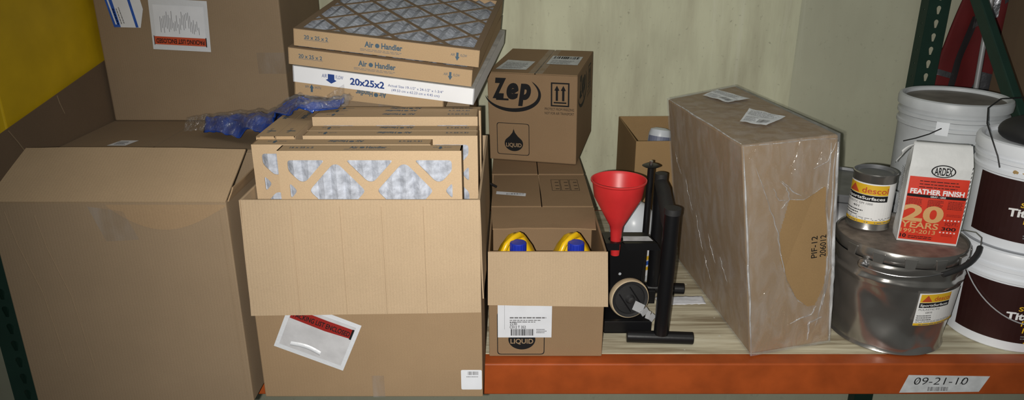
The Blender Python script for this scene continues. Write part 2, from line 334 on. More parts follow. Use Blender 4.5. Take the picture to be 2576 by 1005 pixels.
def rounded(poly, r, n=3):
    out = []; N = len(poly)
    for i in range(N):
        p0 = Vector(poly[i-1]); p = Vector(poly[i]); p1 = Vector(poly[(i+1) % N])
        a = p0-p; b = p1-p
        if a.length < 1e-5 or b.length < 1e-5: continue
        k1 = min(r, a.length*0.45); k2 = min(r, b.length*0.45); A = p+a.normalized()*k1; B = p+b.normalized()*k2
        for j in range(n+1):
            t = j/n; q = A*(1-t)**2+p*2*t*(1-t)+B*t*t; out.append((q.x, q.y))
    return out
def front(x0, y, z0): return lambda u, v, h: (x0+u, y-h, z0+v)
def top(x0, y0, z): return lambda u, v, h: (x0+u, y0+v, z+h)
def right(x, y0, z0): return lambda u, v, h: (x+h, y0+u, z0+v)
def cyl(cx, cy, r, th, z0):
    def f(u, v, h):
        rr = (r(z0+v) if callable(r) else r); a = R(th)+u/(r(z0) if callable(r) else r); return (cx+(rr+h)*math.cos(a), cy+(rr+h)*math.sin(a), z0+v)
    return f
def turn(fn, ang, cu=0, cv=0):
    c, s_ = math.cos(R(ang)), math.sin(R(ang)); return lambda u, v, h: fn(cu+u*c-v*s_, cv+u*s_+v*c, h)
def ell(cu, cv, a, b, n=40, a0=0, a1=360):
    return [(cu+a*math.cos(R(a0+(a1-a0)*i/n)), cv+b*math.sin(R(a0+(a1-a0)*i/n))) for i in range(n)]
def rrect(u0, v0, u1, v1, r): return rounded([(u0, v0), (u1, v0), (u1, v1), (u0, v1)], r, 4)

def tag(o, label, cat, group=None):
    o['label'] = label; o['category'] = cat
    if group: o['group'] = group
    return o
def thing(name, label, cat, loc=(0, 0, 0), rot=(0, 0, 0), group=None):
    o = bpy.data.objects.new(name, None); C.objects.link(o); o.empty_display_size = 0.05
    o.location = loc; o.rotation_euler = [R(a) for a in rot]
    return tag(o, label, cat, group)
def copy_tree(o, parent=None):
    c = o.copy(); C.objects.link(c)
    if parent: c.parent = parent
    for ch in list(o.children): copy_tree(ch, c)
    return c

# ================================================================== the room
WY = 1.225
b = MB(); b.box((-3.2, WY, -1.35), (3.4, WY+0.05, 2.6), WALL_NEW); b.box((-3.2, WY-0.007, -0.04), (1.127, WY, 2.6), WALL_OLD)
b.build('wall_back')['kind'] = 'structure'
b = MB(); b.box((-3.2, -3.4, -1.40), (3.4, WY+0.05, -1.35), CONCRETE); b.build('floor')['kind'] = 'structure'

# ================================================================== pallet rack
XL, XR = -1.278, 1.57
rack = thing('pallet_rack', 'pallet rack shelf with orange beam, plywood deck and green posts', 'shelf', (0, 0, -1.35))
def rk(mb, name, parent=rack, **k): return mb.build(name, parent, loc=(0, 0, 1.35) if parent is rack else None, **k)
b = MB(); b.box((XL, -0.030, -0.098), (XR, 0.022, -0.0015), BEAM_ORANGE); beam = rk(b, 'front_beam', bevel=0.004)
b = MB(); b.box((XL, 1.14, -0.098), (XR, 1.18, -0.019), BEAM_ORANGE); rk(b, 'rear_beam', bevel=0.004)
b = MB(); b.box((XR+0.08, -0.030, -0.098), (2.6, 0.022, -0.0015), BEAM_ORANGE); rk(b, 'front_beam', bevel=0.004)
b = MB()
b.box((XL+0.001, 0.0225, -0.018), (XR-0.004, 1.115, -0.001), PLY)
rk(b, 'deck')
b = MB(); b.box((XR+0.085, 0.0225, -0.018), (2.6, 1.205, -0.001), PLY); rk(b, 'deck')
def post(x, y, z0=-1.3485, z1=1.75, holes=(0.25, 1.5)):
    """roll-formed upright: pierced front face, side webs, rear lips; teardrop slots in the front, small holes in the sides"""
    b = MB(); W, D, t = 0.080, 0.055, 0.0025
    zs = []; z = holes[0]
    while z < holes[1]: zs.append(z); z += 0.0508
    def tear(cx, z, k=1.0):
        p = []
        for i in range(10): a = R(-20+220*i/9); p.append((cx+0.0095*k*math.cos(a), z+0.006+0.0095*k*math.sin(a)))
        p += [(cx-0.0045*k, z-0.016), (cx+0.0045*k, z-0.016)]
        return p
    rows = []
    vs, fs = plate([(0, z0), (W, z0), (W, z1), (0, z1)], [tear(W*0.5, q) for q in zs], t/2)
    b.add([(x+p[0], y+p[2], p[1]) for p in vs], [f[::-1] for f in fs], POST_GREEN)
    for sx, DD in ((x, D), (x+W, 0.020)):
        vs, fs = plate([(0, z0), (DD, z0), (DD, z1), (0, z1)], [ell(D*0.45, q, 0.004, 0.004, 8) for q in zs] if DD == D else [], t/2)
        b.add([(sx+p[2], y+p[0], p[1]) for p in vs], fs, POST_GREEN)
    b.box((x, y+D, z0), (x+0.012, y+D+t, z1), POST_GREEN)
    return rk(b, 'upright_post')
post(XL-0.080, -0.028, holes=(-0.2, 0.6)); post(XL-0.080, 1.12, holes=(0, 0)); post(XR, -0.028, holes=(0, 0)); post(XR, 1.12)
def brace(x, y0, z0, y1, z1):
    b = MB(); d = Vector((0, y1-y0, z1-z0)).normalized(); n = Vector((0, -d.z, d.y))*0.024; p0 = Vector((x, y0, z0)); p1 = Vector((x, y1, z1)); X = Vector((0.03, 0, 0))
    b.hexa([p0-n, p0-n+X, p0+n+X, p0+n, p1-n, p1-n+X, p1+n+X, p1+n], POST_GREEN); rk(b, 'diagonal_brace', bevel=0.004)
brace(1.595, 0.07, 0.045, 1.13, 1.112); brace(XL-0.082, 0.045, 0.30, 1.12, 1.35)
# the location tag on the beam
f = front(1.052, -0.030, -0.0915)
b = MB(); b.poly(f, [(0, 0), (0.216, 0.003), (0.236, 0.052), (0.016, 0.056)], 0.0008, PAPER_OLD); tg = b.build('location_sticker', beam)
b = MB(); b.text(f, '09-21-10', 0.034, 0.026, 0.023, INK, h=0.0014, width=0.145, shear=0.12, bold=-0.008)
for q in (0.036, 0.158): b.poly(f, [(q, 0.028), (q+0.0018, 0.028), (q+0.0135, 0.047), (q+0.0117, 0.047)], 0.0015, INK)
b.barcode(f, 0.075, 0.006, 0.130, 0.019, INK_GREY, h=0.0014, n=30); b.build('lettering', tg)

# ================================================================== left end: yellow panel and brown sheet
b = MB(); b.box((-1.325, 0.092, 0.0), (-1.286, 1.05, 1.5), YELLOW)
tag(b.build('yellow_panel', bevel=0.004), 'tall yellow painted panel standing at the left end of the shelf', 'panel')
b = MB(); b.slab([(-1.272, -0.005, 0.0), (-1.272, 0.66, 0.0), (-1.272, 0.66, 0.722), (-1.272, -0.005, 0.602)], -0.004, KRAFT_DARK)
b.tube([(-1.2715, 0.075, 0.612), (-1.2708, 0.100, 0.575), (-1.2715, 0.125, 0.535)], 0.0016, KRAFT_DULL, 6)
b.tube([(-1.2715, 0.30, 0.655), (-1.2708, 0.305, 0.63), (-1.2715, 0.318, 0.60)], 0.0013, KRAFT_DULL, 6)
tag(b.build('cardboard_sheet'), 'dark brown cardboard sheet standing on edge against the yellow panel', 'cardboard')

# ================================================================== cartons
T = 0.005
def carton_body(W, D, H, m, inner=None, open_top=True, t=T):
    b = MB(); inner = inner or m
    o = [(0, 0), (W, 0), (W, D), (0, D)]; i = [(t, t), (W-t, t), (W-t, D-t), (t, D-t)]
    v = [(x, y, 0) for x, y in o]+[(x, y, H) for x, y in o]+[(x, y, H) for x, y in i]+[(x, y, t) for x, y in i]
    b.add(v, [(3, 2, 1, 0)]+[(k, (k+1) % 4, 4+(k+1) % 4, 4+k) for k in range(4)], m)
    b.add(v, [(4+k, 4+(k+1) % 4, 8+(k+1) % 4, 8+k) for k in range(4)]+[(8+k, 8+(k+1) % 4, 12+(k+1) % 4, 12+k) for k in range(4)]+[(12, 13, 14, 15)], inner)
    return b
def solid_body(W, D, H, m): return MB().box((0, 0, 0), (W, D, H), m)
def weld(o):
    bm = bmesh.new(); bm.from_mesh(o.data); bmesh.ops.remove_doubles(bm, verts=bm.verts, dist=1e-5); bm.to_mesh(o.data); bm.free(); return o
def flap(pts, name, parent, m, t=0.004, nu=1, warp=0.0):
    """a board flap: quad p0 p1 (hinge) p2 p3 (free edge), bowed by warp"""
    p = [Vector(q) for q in pts]; n = (p[1]-p[0]).cross(p[3]-p[0]).normalized(); b = MB()
    def g(u, v, s):
        q = p[0].lerp(p[1], u).lerp(p[3].lerp(p[2], u), v)
        return q+n*(s*t+warp*math.sin(math.pi*u)*v*v+0.002*noise.noise((u*5, v*3, 1.7))*v)
    N, K = 14, 8
    top_ = [g(i/N, j/K, 1) for j in range(K+1) for i in range(N+1)]; bot = [g(i/N, j/K, 0) for j in range(K+1) for i in range(N+1)]
    M = (N+1)*(K+1); F = []
    for j in range(K):
        for i in range(N):
            a = j*(N+1)+i; F.append((a, a+1, a+N+2, a+N+1)); F.append((M+a, M+a+N+1, M+a+N+2, M+a+1))
    for i in range(N): F.append((i, M+i, M+i+1, i+1)); a = K*(N+1)+i; F.append((a, a+1, M+a+1, M+a))
    for j in range(K): a = j*(N+1); F.append((a, a+N+1, M+a+N+1, M+a)); a += N; F.append((a, M+a, M+a+N+1, a+N+1))
    b.add(top_+bot, F, m)
    return b.build(name, parent, smooth=True)

# ---- large closed box front left
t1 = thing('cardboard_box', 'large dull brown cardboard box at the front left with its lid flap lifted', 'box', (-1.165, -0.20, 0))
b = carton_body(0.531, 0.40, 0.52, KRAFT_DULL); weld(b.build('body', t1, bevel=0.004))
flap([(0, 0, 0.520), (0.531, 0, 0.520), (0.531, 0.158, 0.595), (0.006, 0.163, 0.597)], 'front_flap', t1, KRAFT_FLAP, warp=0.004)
flap([(0.531, 0.01, 0.52), (0.531, 0.39, 0.52), (0.539, 0.36, 0.549), (0.538, 0.03, 0.546)][::1], 'side_flap', t1, KRAFT, t=0.003)
f = front(0, 0, 0); b = MB()
edge = [(0.265+0.265*i/20, 0.512-0.056*math.sin(math.pi*(i/20)**0.9)) for i in range(21)]  # curved lower edge of a lighter board tone laid on the front face
b.poly(f, edge+[(0.529, 0.516), (0.265, 0.516)], 0.0006, KRAFT); b.build('pale_crescent', t1)['label'] = 'lighter crescent below the lid edge'
b = MB(); b.poly(f, [(0.222, 0.512), (0.300, 0.500), (0.325, 0.432), (0.250, 0.428)], 0.0009, TAPE); b.build('tape', t1)
for px, pz in ((0.035, 0.50), (0.10, 0.49)):
    b = MB(); b.tube([(px, 0.0002, pz), (px+0.012, -0.0004, pz-0.08), (px+0.042, -0.0002, pz-0.20), (px+0.06, 0.0, pz-0.40)], 0.0012, KRAFT_DULL, 6); b.build('crease', t1)
b = MB(); b.tube([(0.515, 0.0, 0.50), (0.517, -0.0002, 0.02)], 0.0014, KRAFT_DULL, 6); b.build('crease', t1)

# ---- box behind it, closed, carrying the tall box
t2 = thing('cardboard_box', 'closed brown box with a small white sticker on its lid, behind the front left box', 'box', (-1.265, 0.225, 0))
b = carton_body(0.555, 0.80, 0.516, KRAFT_DULL); b.build('body', t2, bevel=0.004)
b = MB(); b.box((0.0, 0.0, 0.5165), (0.262, 0.80, 0.5195), KRAFT_DULL); b.build('lid_flap', t2)
b = MB(); b.box((0.2665, 0.0, 0.5165), (0.555, 0.80, 0.5195), KRAFT_DULL); b.build('lid_flap', t2)
b = MB(); b.poly(top(0, 0, 0.5195), [(0.125, 0.04), (0.178, 0.04), (0.190, 0.094), (0.140, 0.094)], 0.0008, PAPER); s_ = b.build('sticker', t2)
b = MB(); b.scribble(top(0, 0, 0.5195), 0.140, 0.05, 0.172, 0.085, 4, INK_GREY, h=0.0014); b.build('lettering', s_)

# ---- tall box with two labels
t3 = thing('cardboard_box', 'tall brown cardboard box with a shipping label and a packing slip pouch on its front', 'box', (-1.262, 0.552, 0.5205), (0, 0, 0))
b = solid_body(0.560, 0.47, 0.60, KRAFT_DULL); b.build('body', t3, bevel=0.005)
f = front(0, 0, 0)
b = MB(); b.poly(f, [(0.037, 0.375), (0.052, 0.292), (0.132, 0.290), (0.148, 0.345), (0.142, 0.385)], 0.001, PAPER); lb = b.build('shipping_label', t3)
b = MB(); fb = turn(f, 11, 0.049, 0.292)
b.poly(f, [(0.037, 0.375), (0.052, 0.292), (0.072, 0.292), (0.058, 0.378)], 0.0016, LBL_BLUE)
b.poly(f, [(0.104, 0.380), (0.118, 0.291), (0.126, 0.291), (0.112, 0.381)], 0.0016, LBL_BLUE)
b.poly(f, [(0.044, 0.372), (0.058, 0.300), (0.062, 0.300), (0.049, 0.372)], 0.002, PAPER)
for uu in (0.020, 0.030, 0.038): b.scribble(turn(fb, 90, uu, 0.004), 0, 0, 0.065, 0.006, 1, INK_GREY, h=0.0016)
b.build('lettering', lb)
b = MB(); fp = turn(f, -3.0, 0.160, 0.226)
b.rect(fp, 0, 0, 0.176, 0.152, 0.001, POUCH_RIM); pc = b.build('packing_slip_pouch', t3)
b = MB(); b.rect(fp, 0.012, 0.040, 0.164, 0.134, 0.0018, PAPER)
b.rect(fp, 0.008, 0.016, 0.164, 0.040, 0.0022, ORANGE_RED); b.rect(fp, 0.006, 0.014, 0.008, 0.042, 0.0024, INK); b.rect(fp, 0.163, 0.014, 0.166, 0.042, 0.0024, INK)
b.text(fp, 'PACKING LIST ENCLOSED', 0.013, 0.0205, 0.013, INK, h=0.0028, width=0.146, bold=0.02, flip=True)
for i in range(24):
    u = 0.030+0.120*i/24; l = random.uniform(0.02, 0.055); v0 = random.uniform(0.05, 0.118-l); b.rect(fp, u, v0, u+0.0014, v0+l, 0.0024, INK_GREY)
b.build('lettering', pc)
b = MB(); b.rect(f, 0.475, 0.150, 0.560, 0.215, 0.001, TAPE); b.rect(right(0.560, 0, 0.150), 0, 0, 0.09, 0.065, 0.001, TAPE); b.build('tape', t3)

# ---- open box of filters
FX, FY = -0.612, -0.18
t4 = thing('cardboard_box', 'open cardboard box full of air filters, front flap hanging down over a packing slip pouch', 'box', (FX, FY, 0))
b = carton_body(0.540, 0.56, 0.52, KRAFT, KRAFT_IN); weld(b.build('body', t4, bevel=0.003))
flap([(0.540, -0.001, 0.520), (0.004, -0.001, 0.520), (0.0, -0.021, 0.238), (0.540, -0.019, 0.246)], 'front_flap', t4, KRAFT_IN, t=-0.005, warp=0.0)
flap([(0.5405, 0.56, 0.519), (0.5405, 0.0, 0.519), (0.546, 0.005, 0.27), (0.546, 0.55, 0.27)], 'side_flap', t4, KRAFT_IN, t=-0.003)
flap([(-0.0005, 0.0, 0.519), (-0.0005, 0.56, 0.519), (-0.009, 0.55, 0.27), (-0.009, 0.005, 0.27)], 'side_flap', t4, KRAFT_IN, t=-0.003)
for u in (0.115, 0.225, 0.318, 0.412):
    b = MB(); b.tube([(u, -0.0052, 0.505), (u+0.002, -0.0259, 0.246)], 0.0009, KRAFT_IN, 5); b.build('crease', t4)
f = front(0, 0, 0); fp = turn(f, -23.5, 0.037, 0.146)
b = MB(); b.rect(fp, 0, 0, 0.176, 0.136, 0.001, POUCH_RIM, 4, 4); pc = b.build('packing_slip_pouch', t4)
b = MB(); b.rect(fp, 0.010, 0.012, 0.166, 0.126, 0.002, POUCH, 4, 4)
b.poly(fp, [(0.012, 0.090), (0.10, 0.088), (0.160, 0.092), (0.164, 0.118), (0.10, 0.117), (0.012, 0.118)], 0.0028, DARK_RED)
b.rect(fp, 0.160, 0.090, 0.165, 0.119, 0.0032, INK)
b.text(fp, 'PACKING LIST ENCLOSED', 0.018, 0.0965, 0.013, INK, h=0.0034, width=0.140, bold=0.02); b.build('lettering', pc)
b = MB(); b.sheet(lambda u, v: fp(0.035+0.075*u, 0.018+0.012*v+0.006*math.sin(u*3), 0.003+0.003*math.sin(v*math.pi)), 12, 4, POUCH_RIM); b.build('plastic_fold', pc, smooth=True)
b = MB(); b.poly(f, rrect(0.487, 0.022, 0.538, 0.078, 0.004), 0.001, PAPER); s_ = b.build('sticker', t4)
b = MB(); b.barcode(f, 0.503, 0.064, 0.530, 0.074, INK_GREY, h=0.0016, n=22); b.scribble(f, 0.500, 0.058, 0.532, 0.062, 1, INK_GREY, h=0.0016); b.build('lettering', s_)
b = MB(); b.rect(f, 0.268, 0.0, 0.298, 0.062, 0.0012, TAPE); b.build('tape', t4)

# ---- the air filters
def make_filter(name, label, W, L, Tk, style, board_m, face_m, edges, group, prints=True, size_text=True):
    root = thing(name, label, 'air filter', group=group)
    b = MB(); t = 0.003; e = 0.0006
    b.box((0, 0, 0), (W, t, Tk), board_m); b.box((0, L-t, 0), (W, L, Tk), board_m); b.box((0, 0, 0), (t, L, Tk), board_m); b.box((W-t, 0, 0), (W, L, Tk), board_m)
    if style == 'diecut': hx, hy, strap, lip, rr, cut = 0.0775, 0.085, 0.019, 0.022, 0.008, 0.89
    else: hx, hy, strap, lip, rr, cut = 0.0690, 0.0880, 0.0105, 0.018, 0.005, 1.0
    holes = []; nx, ny = int(W/hx)+2, int(L/hy)+2; cx, cy = W/2, L-lip+0.012 if style == 'diecut' else L/2
    dd = hx*hy/math.hypot(hx, hy); k = 1-strap/2/dd
    for i in range(-nx, nx+1):
        for j in range(-ny*2, ny+1):
            if (i+j) % 2: continue
            px, py = cx+i*hx, cy+j*hy; a, c = hx*k, hy*k
            q = [(px+a, py), (px, py+c), (px-a, py), (px, py-c)]
            q = clip(q, (px-a*(0.95 if cut < 1 else 1), py-c*cut), (px+a*(0.95 if cut < 1 else 1), py+c*cut))
            q = clip(q, (lip, lip), (W-lip, L-lip))
            if len(q) < 3: continue
            ar = abs(sum(q[m][0]*q[(m+1) % len(q)][1]-q[(m+1) % len(q)][0]*q[m][1] for m in range(len(q))))/2
            if ar < 0.00025: continue
            holes.append(rounded(q, rr))
    vs, fs = plate([(0, 0), (W, 0), (W, L), (0, L)], holes, 0.0008)
    b.add([(p[0], p[1], Tk+p[2]) for p in vs], fs, face_m)
    b.build('frame', root)
    b = MB(); n = 26
    def pl(u, v):
        z = Tk-0.006-(0.010 if int(round(u*n)) % 2 else 0.0)-0.003*abs(noise.noise((u*14, v*9, L)))
        x = t+(W-2*t)*u+0.004*noise.noise((u*9, v*6, 3.3)); return (min(max(x, t), W-t), t+(L-2*t)*v, z)
    b.sheet(pl, n, 24, MEDIA); b.build('pleated_media', root, smooth=True, angle=20)
    if prints:
        b = MB()
        for which, flip in edges:
            fn = (lambda u, v, h: (u, -h, v)) if which == 'near' else (lambda u, v, h: (u, L+h, Tk-v))
            m = INK_BLUE; col = lambda q: (W-q if flip else q)
            al = lambda u, wd: (W-u-wd if flip else u)
            if style == 'white':
                b.text(fn, '20x25x2', al(0.158, 0.094), 0.013, 0.018, INK_NAVY, width=0.094, bold=0.03)
                b.text(fn, 'AIR', al(0.080, 0.014), 0.023, 0.010, INK_NAVY, width=0.014, shear=0.2); b.text(fn, 'FLOW', al(0.118, 0.022), 0.023, 0.010, INK_NAVY, width=0.022, shear=0.2)
                b.poly(fn, [(0.097, 0.034), (0.097, 0.020), (0.091, 0.017), (0.106, 0.008), (0.121, 0.017), (0.115, 0.020), (0.115, 0.034)], 0.0006, INK_NAVY)
                b.text(fn, 'Actual Size 19-1/2" x 24-1/2" x 1-3/4"', 0.262, 0.021, 0.007, INK_NAVY, width=0.150); b.text(fn, '(49.53 cm x 62.23 cm x 4.45 cm)', 0.272, 0.009, 0.007, INK_NAVY, width=0.130)
            else:
                sz = '16 x 25 x 2' if W < 0.45 else '20 x 25 x 2'; k2 = W/0.495
                if size_text: b.text(fn, sz, al(0.028*k2, 0.064*k2), 0.021, 0.010, m, width=0.064*k2, bold=0.02, flip=flip)
                if size_text: b.rect(fn, al(0.028*k2, 0.066*k2), 0.018, al(0.028*k2, 0.066*k2)+0.066*k2, 0.0188, 0.0006, m)
                b.text(fn, 'Air', al(0.190*k2, 0.024*k2), 0.019, 0.0145, m, width=0.024*k2, bold=0.03, flip=flip); b.text(fn, 'Handler', al(0.235*k2, 0.056*k2), 0.019, 0.0145, m, width=0.056*k2, bold=0.03, flip=flip)
                b.poly(fn, ell(col(0.224*k2), 0.025, 0.006, 0.006, 12)[::1], 0.0006, m)
                if not flip:
                    b.scribble(fn, 0.178*k2, 0.008, 0.305*k2, 0.0155, 2, INK_GREY, fill=0.35, ragged=0.15)
                u0 = col(0.437*k2); sg = 1
                yy = (lambda q: 0.045-q) if flip else (lambda q: q)
                ar = [(u0-0.003, yy(0.033)), (u0-0.003, yy(0.022)), (u0-0.006, yy(0.022)), (u0, yy(0.011)), (u0+0.006, yy(0.022)), (u0+0.003, yy(0.022)), (u0+0.003, yy(0.033))]
                b.poly(fn, ar[::-1] if flip else ar, 0.0006, m)
                b.text(fn, 'AIR', u0-0.018, 0.023, 0.007, m, width=0.011, shear=0.2, flip=flip); b.text(fn, 'FLOW', u0+0.008, 0.023, 0.007, m, width=0.018, shear=0.2, flip=flip)
        b.build('lettering', root)
    return root
# in the box: 16 in wide, standing on edge
GB = 'brown framed air filters standing in the open box'
def stand(o, x, yf, z=0.0055, yaw=0.0): o.location = (x, yf+0.045, z); o.rotation_euler = (R(90), 0, R(yaw))
pA = make_filter('air_filter', 'frontmost brown air filter in the open box, its diamond windows facing out', 0.415, 0.617, 0.045, 'diecut', KRAFT_FLT, KRAFT_FACE, [('far', False)], GB)
stand(pA, -0.529, -0.140)
pB = make_filter('air_filter', 'brown air filter second from the front in the open box, pushed to the left', 0.415, 0.617, 0.045, 'diecut', KRAFT_FLT, KRAFT_FACE, [('far', True)], GB)
stand(pB, -0.603, -0.088)
for (x, y, z, yaw, lab) in ((-0.497, -0.036, 0.0125, 0, 'brown air filter third from the front in the open box, reaching to its right wall'),
                      (-0.499, 0.012, 0.0125, 0, 'brown air filter fourth from the front in the open box, flush behind the third'),
                      (-0.502, 0.075, 0.031, 0.6, 'brown air filter fifth from the front in the open box, standing slightly taller'),
                      (-0.503, 0.124, 0.029, 0.6, 'brown air filter sixth from the front in the open box, close behind the taller one'),
                      (-0.498, 0.184, 0.022, 0, 'brown air filter seventh from the front in the open box, below the stacked filters')):
    c = copy_tree(pB); stand(c, x, y, z, yaw); c['label'] = lab
for (x, y, lab) in ((-0.606, -0.0425, 'leftmost brown air filter in the open box, turned edge on to the viewer'),
                    (-0.559, -0.0415, 'second brown air filter turned edge on, beside the leftmost one in the open box')):
    c = copy_tree(pB); c['label'] = lab; c.location = (x, y, 0.0125); c.rotation_euler = (R(90), 0, R(90))
# stacked flat on top
GS = 'air filters stacked flat above the open box'
RX, RY = 7.0, 6.1
s3 = make_filter('air_filter', 'white framed air filter marked 20x25x2 in the flat stack', 0.495, 0.622, 0.045, 'white', WHITE_BD, GREY_BD, [('near', False)], GS)
s3.location = (-0.592, 0.250, 0.704); s3.rotation_euler = (R(RX), R(RY), R(-6.2))
s1 = make_filter('air_filter', 'topmost brown air filter of the flat stack, its strap grid facing up', 0.495, 0.622, 0.045, 'strap', KRAFT_FLT, STRAP, [('near', False)], GS)
s1.location = (-0.579, 0.246, 0.8015); s1.rotation_euler = (R(RX), R(RY), R(-4.2))
s2 = copy_tree(s1); s2['label'] = 'brown air filter second from the top of the flat stack, above the white one'
s2.location = (-0.597, 0.243, 0.7530); s2.rotation_euler = (R(RX), R(RY), R(-5.6))
s4 = make_filter('air_filter', 'lowest brown air filter of the flat stack, upside down under the white one', 0.415, 0.617, 0.045, 'diecut', KRAFT_FLT, KRAFT_FACE, [('near', True)], GS, size_text=False)
s4.location = (-0.602, 0.284, 0.6625); s4.rotation_euler = (R(RX), R(RY), R(-3.0))
for q in s3.children:
    if q.name.startswith('frame'): q['label'] = 'white cardboard frame with grey face'
# plain box the stack rests on
t5 = thing('cardboard_box', 'plain brown cardboard box behind the open filter box, under the flat filter stack', 'box', (-0.625, 0.41, 0))
b = solid_body(0.50, 0.52, 0.622, KRAFT_DULL); b.build('body', t5, bevel=0.004)
b = MB(); b.rect(front(0, 0, 0), 0.23, 0.57, 0.28, 0.622, 0.001, TAPE); b.build('tape', t5)

# ---- crumpled blue plastic bag
tb = thing('plastic_bag', 'crumpled clear plastic bag of blue material draped across the box and filter tops', 'plastic bag', (-0.795, 0.350, 0.5205))
def drape(u, v, lift, amp, wd):
    # centre line from the closed box up on to the standing filters
    P = [Vector((-0.105, 0.045, 0.040)), Vector((0.02, 0.0, 0.058)), Vector((0.12, -0.045, 0.078)), Vector((0.195, -0.125, 0.130)), Vector((0.27, -0.190, 0.140)), Vector((0.345, -0.170, 0.140))]
    k = u*(len(P)-1); i = min(int(k), len(P)-2); c = P[i].lerp(P[i+1], k-i)
    wv = wd*(0.55+0.45*math.sin(math.pi*min(max(u, 0.0), 1)))*(1 if u < 0.55 else 0.95)
    q = c+Vector((0.02, 1, 0.0))*(v-0.5)*wv
    base = (-0.030 if u < 0.5 else -0.010)
    q.z += base*(2*v-1)**2+lift+amp*noise.noise((u*7, v*4, 0.4))+amp*0.5*noise.noise((u*20, v*4, 2.4))+amp*0.12*noise.noise((u*60, v*10, 5.4))
    wx, wy = q.x-0.795, q.y+0.350
    if wx > -0.632:
        sup = 0.633 if (wx < -0.509 or wy < 0.07) else 0.652
        if wx > -0.62: q.y = min(q.y, -0.124+0.008*noise.noise((u*20, v*3, 1)))
    else: sup = 0.522
    q.z = max(q.z, sup+0.0045+(0.004 if lift > 0.01 else 0)-0.5205)
    return q
b = MB(); b.sheet(lambda u, v: drape(u, v, 0.004, 0.020, 0.150), 110, 44, BLUE_BAG)
o = b.build('blue_contents', tb, smooth=True, angle=50); sol = o.modifiers.new('solid', 'SOLIDIFY'); sol.thickness = 0.003
b = MB(); b.sheet(lambda u, v: drape(-0.10+1.16*u, v, 0.012, 0.022, 0.190), 110, 44, FILM_BAG); b.build('clear_film', tb, smooth=True, angle=50)
b = MB(); b.sheet(lambda u, v: (0.27+0.075*u, -0.105-0.02*u+0.004*math.sin(v*9), 0.126+0.048*v*(0.15+u)), 8, 8, FILM_BAG); b.build('bag_corner', tb, smooth=True)

# ================================================================== cleaner cases
def zep_marks(fn, W, H, with_rest=True):
    b = MB()
    b.text(fn, 'Z', 0.018*W/0.32, H*0.735, 0.064, INK, width=0.050, bold=0.06, shear=0.2); b.text(fn, 'e', 0.068, H*0.735, 0.070, INK, width=0.043, bold=0.06, shear=0.2); b.text(fn, 'p', 0.109, H*0.735, 0.070, INK, width=0.046, bold=0.06, shear=0.2)
    b.rect(fn, 0.030, H*0.700, 0.075, H*0.722, 0.0006, INK)
    n = 30; o_, i_ = [], []
    for k in range(n+1):
        a = R(188+220*k/n); tp = math.sin(math.pi*k/n)**0.6
        o_.append((0.090+0.100*math.cos(a), H*0.775+0.064*math.sin(a))); i_.append((0.090+(0.100-0.013*tp)*math.cos(a), H*0.775+(0.064-0.014*tp)*math.sin(a)))
    for k in range(n): b.poly(fn, [o_[k], o_[k+1], i_[k+1], i_[k]], 0.0006, INK)
    x0, x1 = 0.224, 0.288; z0, z1 = H*0.66, H*0.925
    b.ring(fn, [(x0, z0), (x1, z0), (x1, z1), (x0, z1)], [(x0+0.005, z0+0.005), (x1-0.005, z0+0.005), (x1-0.005, z1-0.005), (x0+0.005, z1-0.005)], 0.0006, INK)
    b.rect(fn, x0+0.010, z0+0.011, x1-0.010, z0+0.016, 0.0006, INK)
    for c in (x0+0.021, x1-0.021): b.rect(fn, c-0.004, z0+0.020, c+0.004, z1-0.026, 0.0006, INK); b.poly(fn, [(c-0.009, z1-0.028), (c+0.009, z1-0.028), (c, z1-0.010)], 0.0006, INK)
    b.text(fn, 'PROTECT FROM FREEZING', 0.203, H*0.615, 0.009, INK, width=0.102); b.text(fn, 'NOT FOR AIR TRANSPORT', 0.203, H*0.568, 0.009, INK, width=0.102)
    return b
def liquid_mark(b, fn, u0, v0, w_, h_, tx):
    o_ = rrect(u0, v0, u0+w_, v0+h_, 0.010); i_ = rrect(u0+0.0022, v0+0.0022, u0+w_-0.0022, v0+h_-0.0022, 0.009); b.ring(fn, o_, i_, 0.0006, INK)
    cx = u0+w_*0.52; r = w_*0.285; cy = v0+h_*0.36; pts = []
    for i in range(25): a = R(-210+240*i/24); pts.append((cx+r*math.cos(a), cy+r*0.85*math.sin(a)))
    tipz = v0+h_*0.93; pr = pts[-1]; plf = pts[0]
    pts += [(pr[0]+(cx-pr[0])*t-0.010*math.sin(math.pi*t), pr[1]+(tipz-pr[1])*t) for t in (0.25, 0.5, 0.75)]+[(cx, tipz)]+[(cx+(plf[0]-cx)*t+0.010*math.sin(math.pi*t), tipz+(plf[1]-tipz)*t) for t in (0.25, 0.5, 0.75)]
    b.poly(fn, pts, 0.0006, INK); b.text(fn, 'LIQUID', cx, cy-0.012, 0.014, tx, h=0.0012, width=w_*0.48, bold=0.02, align='C')
CASE_PRINT = mat('bare_board_print', (0.30, 0.205, 0.12, 1), 0.85)
